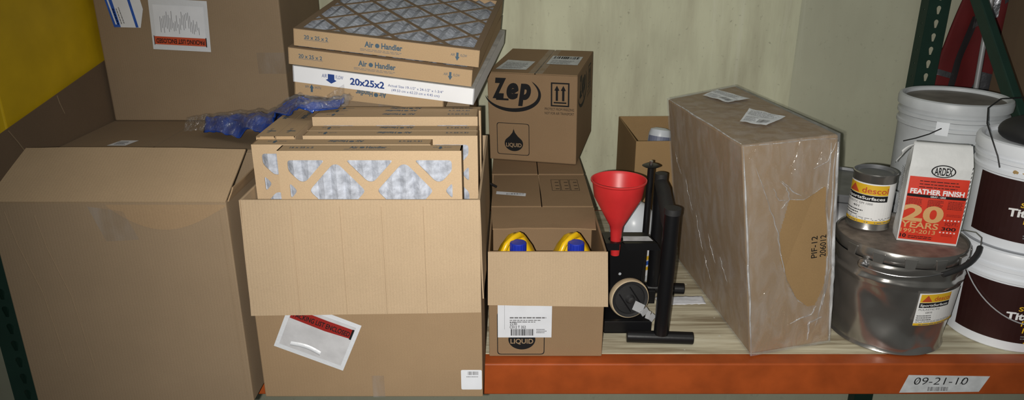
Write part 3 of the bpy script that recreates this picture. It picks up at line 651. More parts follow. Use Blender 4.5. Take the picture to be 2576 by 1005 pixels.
# upper case
z1 = thing('cardboard_box', 'closed brown case with large black oval logo, perched on the row of cases', 'box', (-0.081, 0.816, 0.3155), (4.0, 0, -13.8))
b = carton_body(0.315, 0.372, 0.316, KRAFT_CASE); b.build('body', z1, bevel=0.004)
f = front(0, 0, 0); b = zep_marks(f, 0.315, 0.316); liquid_mark(b, f, 0.030, 0.022, 0.118, 0.118, CASE_PRINT); b.build('printed_marks', z1)
fr = right(0.315, 0, 0); b = zep_marks(lambda u, v, h: fr(0.03+u, v, h), 0.315, 0.316); b.build('printed_marks', z1)
b = MB(); b.box((0.001, 0.001, 0.3165), (0.166, 0.371, 0.3195), KRAFT_CASE); b.build('lid_flap', z1)
b = MB(); b.box((0.171, 0.001, 0.3165), (0.314, 0.371, 0.3195), KRAFT_CASE); b.build('lid_flap', z1)
tp = top(0, 0, 0.3195)
b = MB(); b.poly(tp, [(0.020, 0.04), (0.128, 0.045), (0.134, 0.170), (0.030, 0.180)], 0.001, PAPER_OLD); s_ = b.build('sticker', z1)
b = MB(); b.scribble(tp, 0.035, 0.06, 0.12, 0.15, 6, INK_GREY, h=0.0016, fill=0.25); b.build('lettering', s_)
b = MB(); b.rect(tp, 0.180, 0.14, 0.292, 0.27, 0.001, PAPER_OLD); s_ = b.build('sticker', z1)
b = MB(); b.barcode(tp, 0.190, 0.225, 0.282, 0.26, INK, h=0.0016, n=26); b.scribble(tp, 0.19, 0.15, 0.28, 0.21, 4, INK_GREY, h=0.0016, fill=0.25); b.build('lettering', s_)
b = MB(); b.rect(tp, 0.146, 0.0, 0.194, 0.372, 0.0005, TAPE); b.build('tape', z1)
# middle and rear closed cases
z2 = thing('cardboard_box', 'closed brown case with a sticker strip on its lid, behind the open case of jugs', 'box', (-0.062, 0.335, 0))
b = carton_body(0.306, 0.298, 0.309, KRAFT_CASE); b.build('body', z2, bevel=0.004)
b = MB(); b.box((0.0, 0.0, 0.3095), (0.150, 0.298, 0.3125), KRAFT_CASE); b.build('lid_flap', z2)
b = MB(); b.box((0.153, 0.0, 0.3095), (0.306, 0.298, 0.3125), KRAFT_CASE); b.build('lid_flap', z2)
tp = top(0, 0, 0.3125); b = MB()
for i in range(3):
    u0 = 0.190+0.030*i; b.ring(tp, [(u0, 0.14), (u0+0.028, 0.14), (u0+0.028, 0.25), (u0, 0.25)], [(u0+0.0012, 0.142), (u0+0.0268, 0.142), (u0+0.0268, 0.248), (u0+0.0012, 0.248)], 0.0006, INK)
    for j in range(3): b.rect(tp, u0+0.012, 0.155+0.032*j, u0+0.024, 0.160+0.032*j, 0.0006, INK)
b.build('printed_marks', z2)
b = MB(); b.poly(tp, [(0.012, 0.105), (0.104, 0.085), (0.106, 0.112), (0.013, 0.132)], 0.001, PAPER); s_ = b.build('sticker', z2)
b = MB(); b.barcode(tp, 0.045, 0.100, 0.098, 0.112, INK_GREY, h=0.0016, n=20); b.build('lettering', s_)
z3 = thing('cardboard_box', 'brown cardboard case at the back of the row, directly under the perched case', 'box', (-0.068, 0.645, 0))
b = carton_body(0.312, 0.46, 0.310, KRAFT_CASE); b.build('body', z3, bevel=0.004)
b = MB(); b.box((0.0, 0.0, 0.3105), (0.155, 0.46, 0.3135), KRAFT_CASE); b.build('lid_flap', z3)
b = MB(); b.box((0.158, 0.0, 0.3105), (0.312, 0.46, 0.3135), KRAFT_CASE); b.build('lid_flap', z3)
# open case at the front
z4 = thing('cardboard_box', 'open brown cardboard case of yellow jugs at the shelf edge', 'box', (-0.062, 0.005, 0))
b = carton_body(0.306, 0.310, 0.311, KRAFT_CASE, KRAFT_CASE); weld(b.build('body', z4, bevel=0.003))
flap([(0.309, -0.001, 0.3105), (0.0, -0.001, 0.3105), (-0.001, -0.030, 0.172), (0.312, -0.032, 0.168)], 'front_flap', z4, KRAFT_IN, t=-0.005)
flap([(0.306, 0.308, 0.3125), (0.0, 0.308, 0.3125), (0.008, 0.165, 0.304), (0.296, 0.160, 0.305)], 'rear_flap', z4, KRAFT_CASE, t=0.004, warp=0.003)
flap([(0.3065, 0.30, 0.310), (0.3065, 0.01, 0.310), (0.311, 0.02, 0.18), (0.311, 0.29, 0.18)], 'side_flap', z4, KRAFT_CASE, t=-0.003)
f = front(0, 0, 0)
b = MB(); liquid_mark(b, f, 0.022, 0.006, 0.128, 0.13, CASE_PRINT); b.build('printed_marks', z4)
b = MB(); b.rect(f, 0.024, 0.060, 0.168, 0.19, 0.0022, PAPER); s_ = b.build('shipping_label', z4)
b = MB(); b.text(f, '2230', 0.056, 0.098, 0.008, INK, h=0.003, width=0.019, bold=0.01); b.text(f, 'C012 T 352', 0.056, 0.088, 0.008, INK, h=0.003, width=0.043, bold=0.01)
b.barcode(f, 0.059, 0.066, 0.120, 0.086, INK, h=0.003, n=36); b.scribble(f, 0.056, 0.118, 0.154, 0.123, 1, INK_GREY, h=0.003, ragged=0.02, fill=0.8)
b.scribble(f, 0.056, 0.106, 0.140, 0.116, 2, INK_GREY, h=0.003, fill=0.5); b.scribble(f, 0.127, 0.074, 0.155, 0.088, 3, INK_GREY, h=0.003, fill=0.5); b.rect(f, 0.042, 0.085, 0.0426, 0.19, 0.003, INK_GREY); b.build('lettering', s_)
# yellow jugs
def jug(lab, x):
    o = thing('jug', lab, 'jug', (x, 0.083, 0.0055), group='yellow jugs in the open case'); b = MB()
    # square body narrowing to a ridge that carries the handle
    lv = [(0.062, 0.062, 0.0, 0.0), (0.069, 0.069, 0.008, 0.0), (0.069, 0.069, 0.20, 0.0), (0.062, 0.060, 0.235, 0.004), (0.044, 0.042, 0.275, 0.012), (0.024, 0.020, 0.306, 0.018), (0.012, 0.010, 0.313, 0.02)]
    n = 24; vs = []; fs = []
    for hw, hd, z, oy in lv:
        for k in range(n):
            a = 2*math.pi*k/n; c, s_ = math.cos(a), math.sin(a); e = 0.45
            vs.append((hw*math.copysign(abs(c)**e, c), oy+hd*math.copysign(abs(s_)**e, s_), z))
    for j in range(len(lv)-1):
        for k in range(n): a = j*n+k; bb = j*n+(k+1) % n; fs.append((a, bb, bb+n, a+n))
    fs.append(list(range(n))[::-1]); fs.append([(len(lv)-1)*n+k for k in range(n)])
    b.add(vs, fs, JUG_YEL); b.build('body', o, smooth=True, angle=50)
    b = MB(); b.lathe([(0.020, 0.25), (0.020, 0.292), (0.0, 0.292)], JUG_YEL, (0.004, -0.030, 0), 24); b.build('neck', o, smooth=True)
    b = MB(); b.tube([(-0.040, -0.040, 0.255), (-0.036, -0.038, 0.285), (-0.027, -0.032, 0.305), (-0.010, -0.018, 0.318), (0.006, 0.0, 0.319), (0.012, 0.018, 0.308)], [0.009, 0.0085, 0.008, 0.008, 0.009, 0.010], JUG_YEL, 12); b.build('handle', o, smooth=True)
    b = MB(); prof = [(0.0205, 0.290), (0.0215, 0.290), (0.0215, 0.313), (0.0195, 0.315), (0, 0.315)]
    b.lathe(prof, CAP_BLUE, (0.004, -0.038, 0), 40, disp=lambda a, z, r: 0.0006*math.cos(a*20) if r > 0.02 else 0); b.build('cap', o, smooth=True)['label'] = 'blue ribbed screw cap'
    return o
j1 = jug('yellow jug with blue cap, left one of the pair in the open case', 0.012)
j2 = copy_tree(j1); j2.location.x = 0.164; j2['label'] = 'yellow jug with blue cap, right one of the pair in the open case'

# ---- cord beside the cases
b = MB(); b.tube([(-0.0795, 0.47, 0.006), (-0.0800, 0.475, 0.12), (-0.081, 0.48, 0.24), (-0.080, 0.485, 0.31), (-0.074, 0.49, 0.333), (-0.06, 0.495, 0.324), (-0.05, 0.50, 0.317)], 0.0042, CORD, 8)
tag(b.build('power_cord', smooth=True), 'black cord hanging between the filter box and the row of cases', 'cord')

# ================================================================== black stand with funnel
st = thing('equipment_stand', 'black tubular steel stand with T shaped feet beside the open case', 'stand', (0.42, 0.22, 0))
def sp(mb, name, **k):
    for i, p in enumerate(mb.v): mb.v[i] = p-Vector((0.42, 0.22, 0))
    return mb.build(name, st, **k)
def rod(x0, y0, x1, y1, z, r): return MB().tube([(x0, y0, z), (x1, y1, z)], r, BLACK_MET, 20)
b = MB(); b.tube([(0.322, 0.082, 0.0175), (0.506, 0.070, 0.0175)], 0.0175, BLACK_MET, 22); sp(b, 'foot', smooth=True, bevel=0.002)
b = MB(); b.tube([(0.395, 0.385, 0.0175), (0.548, 0.374, 0.0175)], 0.0175, BLACK_MET, 22); sp(b, 'foot', smooth=True, bevel=0.002)
b = MB(); b.tube([(0.417, 0.076, 0.03), (0.422, 0.076, 0.398)], 0.0205, BLACK_MET, 24); b.tube([(0.4217, 0.076, 0.388), (0.4222, 0.076, 0.404)], 0.0225, BLACK_RUB, 24); sp(b, 'post', smooth=True)
b = MB(); b.tube([(0.448, 0.378, 0.03), (0.450, 0.378, 0.372)], 0.0190, BLACK_MET, 24); b.tube([(0.450, 0.378, 0.372), (0.450, 0.378, 0.402)], 0.0185, BLACK_RUB, 24); sp(b, 'post', smooth=True)
b = MB(); b.tube([(0.450, 0.372, 0.372), (0.450, 0.33, 0.364), (0.428, 0.14, 0.346), (0.422, 0.08, 0.335)], [0.019, 0.021, 0.021, 0.018], BLACK_RUB, 20); sp(b, 'cross_arm', smooth=True)
b = MB(); b.tube([(0.402, 0.335, 0.04), (0.409, 0.335, 0.438)], 0.0095, BLACK_MET, 16); sp(b, 'rod', smooth=True)
b = MB(); b.lathe([(0, 0.437), (0.022, 0.437), (0.0265, 0.4395), (0.022, 0.442), (0, 0.442)], BLACK_MET, (0.409, 0.335, 0), 24); b.tube([(0.409, 0.335, 0.442), (0.409, 0.335, 0.454)], 0.0055, STEEL, 10); sp(b, 'rod_disc', smooth=True)
# pierced upright plate
hol = [ell(0.066, 0.105, 0.006, 0.006, 10), ell(0.104, 0.205, 0.0065, 0.0065, 10)]
vs, fs = plate([(0.0, 0.02), (0.124, 0.02), (0.142, 0.235), (0.0, 0.235)], hol, 0.002)
b = MB(); b.add([(0.262+p[0], 0.30-p[2], p[1]) for p in vs], fs, BLACK_MET); sp(b, 'back_plate')
b = MB(); b.box((0.262, 0.11, 0.010), (0.396, 0.125, 0.048), BLACK_MET); b.box((0.262, 0.29, 0.010), (0.396, 0.305, 0.048), BLACK_MET); b.box((0.262, 0.11, 0.010), (0.396, 0.305, 0.014), BLACK_MET); b.box((0.300, 0.295, 0.006), (0.440, 0.310, 0.05), BLACK_MET); sp(b, 'base_tray', bevel=0.001)
hz = 0.2535
vs, fs = plate([(0.267, 0.192), (0.308, 0.192), (0.3155, 0.206), (0.320, 0.192), (0.412, 0.192), (0.396, 0.272), (0.264, 0.272)], [ell(0.299, 0.222, 0.0215, 0.0215, 24)], 0.002)
b = MB(); b.add([(p[0], p[1], hz-0.002+p[2]) for p in vs], fs, BLACK_MET)
b.box((0.268, 0.1905, 0.232), (0.306, 0.1925, hz), BLACK_MET); b.hexa([(0.330, 0.1905, 0.232), (0.424, 0.1905, 0.232), (0.424, 0.1925, 0.232), (0.330, 0.1925, 0.232), (0.320, 0.1905, hz), (0.412, 0.1905, hz), (0.412, 0.1925, hz), (0.320, 0.1925, hz)], BLACK_MET); sh = sp(b, 'notched_shelf')
b = MB(); ox, oy = 0.42, 0.22
b.poly(lambda u, v, h: (u-ox, v-oy, hz+h), [(0.318, 0.206), (0.404, 0.206), (0.396, 0.240), (0.322, 0.240)], 0.001, PAPER_OLD); b.build('worn_sticker', sh)
# wheel leaning in the tray
wm = Matrix.Translation((0.336-ox, 0.160-oy, 0.0965)) @ Vector((0.20, -0.95, 0.10)).to_track_quat('Z', 'Y').to_matrix().to_4x4() @ Matrix.Rotation(R(32), 4, 'Z')
wh = bpy.data.objects.new('caster_wheel', None)
b = MB(); b.lathe([(0.051, -0.012), (0.056, -0.012), (0.0585, -0.007), (0.0585, 0.005), (0.0565, 0.010), (0.0535, 0.011)], CREAM, n=48)
for i, p in enumerate(b.v): b.v[i] = wm @ p
tyre = b.build('tyre', st, smooth=True); tyre['label'] = 'cream rubber tyre'
b = MB(); b.lathe([(0, 0.010), (0.010, 0.013), (0.014, 0.008), (0.043, 0.006), (0.045, 0.011), (0.0535, 0.013), (0.052, -0.013), (0, -0.011)], BLACK_RUB, n=48)
for i, p in enumerate(b.v): b.v[i] = wm @ p
hub = b.build('wheel_hub', st, smooth=True)
b = MB(); b.tube([(0, 0, 0.008), (0, 0, 0.018)], 0.007, STEEL, 12)
b.box((-0.020, -0.032, 0.008), (-0.017, 0.032, 0.014), BLACK_MET); b.box((0.017, -0.032, 0.008), (0.020, 0.032, 0.014), BLACK_MET)
for i, p in enumerate(b.v): b.v[i] = wm @ p
b.build('axle_bolt', hub)
b = MB(); q = [(0.330, 0.128, 0.096), (0.352, 0.118, 0.080), (0.362, 0.112, 0.068), (0.378, 0.108, 0.062), (0.394, 0.104, 0.052)]
q = [(0.345, 0.124, 0.093), (0.371, 0.116, 0.083), (0.379, 0.112, 0.071), (0.390, 0.110, 0.067), (0.401, 0.106, 0.058)]
for i in range(len(q)-1):
    p0, p1 = Vector(q[i])-Vector((ox, oy, 0)), Vector(q[i+1])-Vector((ox, oy, 0)); n_ = Vector((0.25, -0.75, 0.6)).normalized(); sd = (p1-p0).cross(n_).normalized()*(0.014-0.001*i); b.slab([p0-sd, p1-sd, p1+sd, p0+sd], 0.003, GREY_MET)
b.build('wheel_bracket', st)
bpy.data.objects.remove(wh)
# funnel
fu = thing('funnel', 'red plastic funnel set in the notched shelf of the black stand', 'funnel', (0.299, 0.222, 0.205))
b = MB(); pr = [(0.0125, 0.0), (0.0170, 0.075), (0.0195, 0.090), (0.068, 0.180), (0.074, 0.222), (0.0785, 0.226), (0.0785, 0.230), (0.0755, 0.230), (0.070, 0.222), (0.066, 0.181), (0.0145, 0.090), (0.0125, 0.076), (0.0100, 0.0), (0.0115, 0.0)]
b.lathe(pr, RED_PL, n=56); b.build('body', fu, smooth=True, angle=30)
# white jug behind the stand
wj = thing('jug', 'white milky plastic jug standing behind the red funnel', 'jug', (0.395, 0.505, 0))
b = MB(); b.lathe([(0, 0), (0.066, 0), (0.072, 0.006), (0.072, 0.20), (0.066, 0.225), (0.040, 0.255), (0.022, 0.262), (0.020, 0.275), (0, 0.275)], JUG_WHT, n=40, disp=lambda a, z, r: 0.003*math.cos(4*a) if r > 0.05 else 0); b.build('body', wj, smooth=True)
b = MB(); b.lathe([(0.023, 0.264), (0.024, 0.284), (0.022, 0.287), (0, 0.287)], LBL_WHT, n=32); b.build('cap', wj, smooth=True)
b = MB(); fc = cyl(0, 0, 0.0755, 255, 0.03); b.rect(fc, 0, 0, 0.13, 0.11, 0.0005, PAPER, 12)
b.rect(fc, 0, 0.038, 0.13, 0.052, 0.001, LBL_BLUE, 12); b.rect(fc, 0.0, 0.020, 0.13, 0.032, 0.001, LBL_YEL, 12); b.rect(fc, 0.06, 0.056, 0.13, 0.07, 0.001, LBL_YEL, 8); b.build('label', wj)
# strip of film on the deck
b = MB(); b.sheet(lambda u, v: (0.452+0.150*u, 0.294+0.054*v+0.008*u, 0.0012+0.004*abs(noise.noise((u*7, v*4, 5.1)))), 20, 8, PAPER)
o = b.build('plastic_strip', smooth=True); sol = o.modifiers.new('solid', 'SOLIDIFY'); sol.thickness = 0.001; tag(o, 'flat white plastic strip lying on the deck beside the wrapped carton', 'plastic strip')

# ---- open box at the back
bb = thing('cardboard_box', 'open brown cardboard box by the wall, partly hidden behind the black stand and wrapped carton', 'box', (0.434, 0.752, 0), (0, 0, 1.5))
b = carton_body(0.34, 0.375, 0.398, KRAFT_WRAP, KRAFT_WRAP); weld(b.build('body', bb, bevel=0.003))
bi = thing('bottle', 'small white and blue labelled bottle leaning inside the open box by the wall', 'bottle', (0.517, 0.915, 0.022), (-6, 10, 20))
b = MB(); b.lathe([(0, 0), (0.040, 0), (0.043, 0.005), (0.043, 0.352), (0.038, 0.369), (0.020, 0.375), (0, 0.375)], JUG_WHT, n=28); b.build('body', bi, smooth=True)
b = MB(); fc = cyl(0, 0, 0.043, 170, 0.255); b.rect(fc, 0, 0, 0.19, 0.090, 0.0006, mat('blue_grey_label', (0.16, 0.18, 0.26, 1), 0.5), 18); b.scribble(fc, 0.03, 0.01, 0.17, 0.08, 5, INK_GREY, h=0.0012); b.build('label', bi)
# ================================================================== film wrapped carton
wc = thing('wrapped_carton', 'large brown carton in clear stretch film with two paper labels on top', 'box', (0.72, 0.32, 0))
O = Vector((0.72, 0.32, 0))
B8 = [Vector(p)-O for p in ((0.647, 0.004, 0.006), (0.890, 0.074, 0.006), (0.826, 0.694, 0.006), (0.583, 0.624, 0.006), (0.562, 0.002, 0.594), (0.842, 0.108, 0.594), (0.758, 0.745, 0.594), (0.488, 0.528, 0.594))]
B8[7] = Vector((0.487, 0.535, 0.594))-O
b = MB(); b.hexa(B8, KRAFT_WRAP); body = b.build('carton', wc, bevel=0.006)
def tri(u, v, w_):
    lo = B8[0].lerp(B8[1], u).lerp(B8[3].lerp(B8[2], u), v); hi = B8[4].lerp(B8[5], u).lerp(B8[7].lerp(B8[6], u), v); return lo.lerp(hi, w_)
cen = tri(0.5, 0.5, 0.5)
def fface(fn, nu, nv, k, m=FILM, amp=0.0030, sx=14, sy=5):
    def g(a, c):
        p = fn(a, c); d_ = (p-cen); n_ = Vector((d_.x/0.13, d_.y/0.33, d_.z/0.30)); q = p+Vector((math.copysign(min(abs(n_.x), 1)**6, n_.x), math.copysign(min(abs(n_.y), 1)**6, n_.y), math.copysign(min(abs(n_.z), 1)**6, n_.z)))*0.0035
        e = min(a, 1-a, c, 1-c); wv = min(e*8, 1)
        return q+n_*(amp*wv*(noise.noise((a*sx, c*sy, k))+0.5*noise.noise((a*sx*3, c*sy*3, k+4)))*0.6+0.0018*wv)
    return (g, nu, nv, m)
fm = MB()
for fn, nu, nv, k, sx, sy in ((lambda a, c: tri(a, 0, c), 36, 60, 1.1, 9, 4), (lambda a, c: tri(0, 1-a, c), 60, 60, 2.3, 26, 5), (lambda a, c: tri(1, a, c), 20, 20, 3.1, 9, 4), (lambda a, c: tri(1-a, 1, c), 20, 20, 4.1, 9, 4), (lambda a, c: tri(a, c, 1), 36, 60, 5.2, 4, 14)):
    g, nu, nv, m = fface(fn, nu, nv, k, sx=sx, sy=sy)
    if k == 1.1:      # the film is torn away from part of the front face
        HOLE = [(0.47, 0.735), (0.62, 0.725), (0.86, 0.775), (0.885, 0.62), (0.915, 0.46), (0.87, 0.30), (0.77, 0.205), (0.68, 0.205), (0.56, 0.25), (0.44, 0.35), (0.37, 0.46), (0.365, 0.58)]
        def inside(x, y):
            c = False
            for q in range(len(HOLE)):
                (x0, y0), (x1, y1) = HOLE[q-1], HOLE[q]
                if (y0 > y) != (y1 > y) and x < x0+(y-y0)/(y1-y0)*(x1-x0): c = not c
            return c
        nu, nv = 90, 150; vs = [g(i/nu, j/nv) for j in range(nv+1) for i in range(nu+1)]
        fm.add(vs, [(j*(nu+1)+i, j*(nu+1)+i+1, (j+1)*(nu+1)+i+1, (j+1)*(nu+1)+i) for j in range(nv) for i in range(nu) if not inside((i+0.5)/nu, (j+0.5)/nv)], m)
        continue
    fm.sheet(g, nu, nv, m)
flm = fm.build('stretch_film', wc, smooth=True, angle=80)
# bunched film: along the front corners and radiating over the front face
def rope(pts, r, m=None):
    P = [Vector(p) for p in pts]; Q = []
    for i in range(len(P)-1):
        for j in range(8): Q.append(P[i].lerp(P[i+1], j/8)+Vector((noise.noise((i*3+j*.4, 1, r*900)), 0.2*noise.noise((i*3+j*.4, 7, r*900)), 0))*0.003)
    Q.append(P[-1]); N = len(Q)-1; cm = MB()
    cm.tube(Q, [r*(0.25+0.75*math.sin(math.pi*i/N)**0.5)*(0.7+0.6*abs(noise.noise((i*0.5, 3, r*500)))) for i in range(N+1)], m or FILM_CREASE, 6); cm.build('film_crease', flm, smooth=True, angle=80)
F = lambda u, w_, d_=0.0045: tri(u, 0, w_)+Vector((0.001, -d_, 0))
rope([F(0.0, 1.0), F(0.008, 0.5), F(0.0, 0.0)], 0.0034, FILM_EDGE); rope([F(0.985, 0.97), F(0.982, 0.6), F(0.99, 0.3), F(0.985, 0.01)], 0.0056, FILM_EDGE); rope([F(0.91, 0.97), F(0.885, 0.70), F(0.93, 0.45), F(0.90, 0.26), F(0.80, 0.10)], 0.0036); rope([F(0.955, 0.93), F(0.93, 0.60), F(0.955, 0.38), F(0.88, 0.2)], 0.0030)
rope([F(0.0, 1.0), F(0.35, 0.995), F(0.7, 0.995), F(0.98, 0.985)], 0.0018)
rope([F(0.12, 0.90), F(0.25, 0.72), F(0.335, 0.60), F(0.365, 0.50), F(0.44, 0.35), F(0.56, 0.25), F(0.70, 0.20)], 0.0022); rope([F(0.47, 0.737), F(0.62, 0.727), F(0.86, 0.777)], 0.0014)
rope([F(0.36, 0.83), F(0.44, 0.79), F(0.47, 0.74), F(0.38, 0.70)], 0.0022); rope([F(0.30, 0.80), F(0.35, 0.74), F(0.46, 0.735)], 0.0016); rope([F(0.80, 0.20), F(0.74, 0.16), F(0.60, 0.15), F(0.48, 0.13)], 0.0026)
rope([F(0.60, 0.748), F(0.52, 0.765), F(0.38, 0.83)], 0.0020); rope([F(0.97, 0.97), F(0.88, 0.89), F(0.72, 0.86)], 0.0014); rope([F(0.88, 0.14), F(0.72, 0.12), F(0.70, 0.03)], 0.0034)
rope([tri(0, 0.01, 1)+Vector((0, 0, 0.002)), tri(0, 0.5, 1)+Vector((-0.001, 0, 0.002)), tri(0, 0.98, 1)+Vector((0, 0, 0.002))], 0.0026, FILM_EDGE)
for v0, w0, l in ((0.75, 0.62, 0.16), (0.62, 0.48, 0.20), (0.90, 0.72, 0.10), (0.45, 0.42, 0.13), (0.52, 0.27, 0.12), (0.30, 0.36, 0.10)):
    rope([tri(0, v0, w0)+Vector((-0.004, 0, 0)), tri(0, v0-0.03, w0-l*0.5)+Vector((-0.005, 0, 0)), tri(0, v0-0.08, w0-l)+Vector((-0.004, 0, 0))], 0.0011)
tpz = 0.594
def ltop(pts, name, sc):
    P = [Vector((x, y, 0))-Vector((O.x, O.y, 0)) for x, y in pts]; b = MB(); n = 10
    def g(a, c): q = P[0].lerp(P[1], a).lerp(P[3].lerp(P[2], a), c); return (q.x, q.y, tpz+0.0085+0.0025*noise.noise((a*4, c*4, sc)))
    b.sheet(g, n, n, PAPER_FILM); o = b.build(name, wc, smooth=True); d_ = MB()
    fn = lambda u, v, h: tuple(Vector(g(u, v))+Vector((0, 0, h)))
    d_.scribble(fn, 0.08, 0.55, 0.9, 0.92, 7, INK_GREY, h=0.0016, fill=0.3); d_.scribble(fn, 0.08, 0.1, 0.5, 0.45, 6, INK_GREY, h=0.0016, fill=0.3); d_.barcode(fn, 0.55, 0.12, 0.9, 0.35, INK_GREY, h=0.0016, n=24); d_.build('lettering', o)
ltop([(0.617, 0.215), (0.674, 0.170), (0.760, 0.268), (0.690, 0.370)], 'paper_label', 1.3)
ltop([(0.600, 0.560), (0.652, 0.452), (0.735, 0.508), (0.668, 0.640)], 'paper_label', 6.3)
b = MB(); P0 = F(0.80, 0.445, 0.0072); U = (F(0.80, 0.54, 0.0072)-P0); V = (F(0.68, 0.445, 0.0072)-P0)
def fsd(u, v, h): return tuple(P0+U.normalized()*u+V.normalized()*v+Vector((0, -h, 0)))
b.text(fsd, 'PIF-12', 0.0, 0.004, 0.019, INK, width=0.062, bold=0.005); b.text(fsd, '206012', -0.0, -0.024, 0.019, INK, width=0.062, bold=0.005); b.build('lettering', wc)

# ================================================================== paint pails, cans and the powder bag
PX, PY = 1.080, 0.155
def descol(fn, W, H, n=12, sub='PULASTIC GM 1000', pr='401'):
    b = MB(); b.rect(fn, 0, 0, W, H, 0.0006, LBL_WHT, n, 2)
    b.rect(fn, 0.03*W, H*0.72, W*0.66, H*0.97, 0.0011, LBL_YEL, n); b.rect(fn, 0.03*W, H*0.56, W*0.66, H*0.71, 0.0011, INK, n); b.rect(fn, 0, 0.0, W, H*0.075, 0.0011, LBL_YEL, n)
    for i in range(10):
        x0, x1 = 0.06+0.019*i, 0.06+0.019*(i+1); t0, t1 = 1-abs(x0-0.155)/0.095, 1-abs(x1-0.155)/0.095
        b.add([fn(x0*W, H*0.745, 0.0016), fn(x1*W, H*0.745, 0.0016), fn(x1*W, H*(0.745+0.2*t1), 0.0016), fn(x0*W, H*(0.745+0.2*t0), 0.0016)], [(0, 1, 2, 3)], ORANGE_RED)
    b.text(fn, 'descol', 0.29*W, H*0.765, H*0.14, ORANGE_RED, h=0.0016, width=0.36*W, bold=0.012); b.text(fn, 'SportsSurfaces', 0.05*W, H*0.60, H*0.075, LBL_WHT, h=0.0016, width=0.57*W, bold=0.02)
    b.text(fn, sub, 0.04*W, H*0.475, H*0.05, INK, h=0.0012, width=0.42*W); b.text(fn, pr, 0.18*W, H*0.38, H*0.05, INK, h=0.0012, width=0.10*W*len(pr)/3, bold=0.01)
    b.scribble(fn, 0.03*W, H*0.17, 0.36*W, H*0.36, 3, INK, h=0.0012, fill=0.35); b.scribble(fn, 0.03*W, H*0.09, 0.85*W, H*0.16, 2, INK_GREY, h=0.0012, fill=0.4); b.scribble(fn, 0.1*W, H*0.02, 0.9*W, H*0.055, 1, INK_GREY, h=0.0016, fill=0.7)
    return b
pl = thing('metal_pail', 'large dented metal pail at the shelf edge carrying the small can and powder bag', 'pail', (PX, PY, 0))
prR = lambda z: 0.148+0.018*min(z/0.25, 1)
def dent(a, z, r):
    d_ = 0.0055*noise.noise((math.cos(a)*2.2, math.sin(a)*2.2, z*9))+0.0022*noise.noise((math.cos(a)*6, math.sin(a)*6, z*22))
    k = lambda a0, z0, sa, sz: math.exp(-((((a-a0+math.pi) % (2*math.pi))-math.pi)/sa)**2-((z-z0)/sz)**2)
    d_ -= 0.016*k(R(240), 0.105, 0.42, 0.055)+0.012*k(R(283), 0.06, 0.35, 0.05)+0.009*k(R(262), 0.225, 0.3, 0.02)
    d_ += 0.008*noise.noise((math.cos(a)*4, math.sin(a)*4, 3.3+z*20))*math.exp(-((z-0.220)/0.022)**2)-0.010*k(R(225), 0.165, 0.22, 0.03)
    return d_ if 0.012 < z < 0.262 else 0
b = MB(); pf = [(0, 0.004), (0.140, 0.004), (0.148, 0.0), (0.152, 0.004), (0.148, 0.012)]+[(prR(z), z) for z in [0.016+0.004*i for i in range(47)]]+[(0.169, 0.212), (0.170, 0.217), (0.166, 0.222)]+[(prR(z), z) for z in [0.226+0.004*i for i in range(11)]]
b.lathe(pf, TIN, n=96, disp=dent); b.build('body', pl, smooth=True, angle=60)
b = MB(); b.lathe([(0.162, 0.266), (0.166, 0.272), (0.1685, 0.282), (0.168, 0.297), (0.1655, 0.301), (0.162, 0.299), (0.161, 0.291), (0.150, 0.290), (0, 0.290)], TIN, n=96, mats=[TIN]*6+[TIN_DIRTY]*2, disp=lambda a, z, r: 0.0025*math.sin(a*14)*max(0, 1-abs(z-0.278)/0.014) if r > 0.165 else 0)
lid = b.build('lid', pl, smooth=True, angle=50)
for i in range(12):
    a = R(200+26*i); b = MB()
    p = Vector((0.1705*math.cos(a), 0.1705*math.sin(a), 0.284)); tng = Vector((-math.sin(a), math.cos(a), 0)); rad = Vector((math.cos(a), math.sin(a), 0)); upv = Vector((0, 0, 1))
    b.hexa([p-tng*0.012-upv*0.018, p+tng*0.012-upv*0.018, p+tng*0.012-rad*0.004-upv*0.018, p-tng*0.012-rad*0.004-upv*0.018, p-tng*0.016+upv*0.010, p+tng*0.016+upv*0.010, p+tng*0.016-rad*0.004+upv*0.010, p-tng*0.016-rad*0.004+upv*0.010], TIN)
    b.build('lid_lug', lid, bevel=0.001)
for ang in (214, 22):
    a = R(ang); b = MB(); c0 = Vector((0.158*math.cos(a), 0.158*math.sin(a), 0.252)); dr = Vector((math.cos(a), math.sin(a), 0))
    b.tube([c0, c0+dr*0.016, c0+dr*0.018], [0.016, 0.014, 0.010], STEEL, 18); b.tube([c0+dr*0.016, c0+dr*0.026], 0.006, STEEL, 10); b.build('handle_ear', pl, smooth=True)
def arc(a_, r_, z_): return Vector((r_*math.cos(R(a_)), r_*math.sin(R(a_)), z_))
W_ = [arc(214+(274-214)*i/14, 0.186, 0.252-0.006*math.sin(math.pi*i/14)+0.012*(i/14)**2) for i in range(15)]
b = MB(); b.tube(W_+[arc(280, 0.186, 0.268)], 0.0016, STEEL, 8); bl = b.build('bail_wire', pl, smooth=True)
b = MB(); b.tube([arc(322, 0.186, 0.298), arc(330, 0.188, 0.306), arc(338, 0.190, 0.316), arc(348, 0.184, 0.318), arc(2, 0.177, 0.306), arc(14, 0.174, 0.285), arc(22, 0.178, 0.254)], 0.0016, STEEL, 8); b.build('bail_wire', pl, smooth=True)
b = MB(); b.tube([arc(276+(326-276)*i/8, 0.1865, 0.262+0.040*i/8) for i in range(9)], 0.0072, BLACK_RUB, 14); b.build('grip', bl, smooth=True)['label'] = 'black plastic grip'
descol(cyl(0, 0, lambda z: prR(z)+0.0030, 265, 0.100), 0.140, 0.098, 14, 'PULASTIC EG', 'GRYS').build('label', pl)
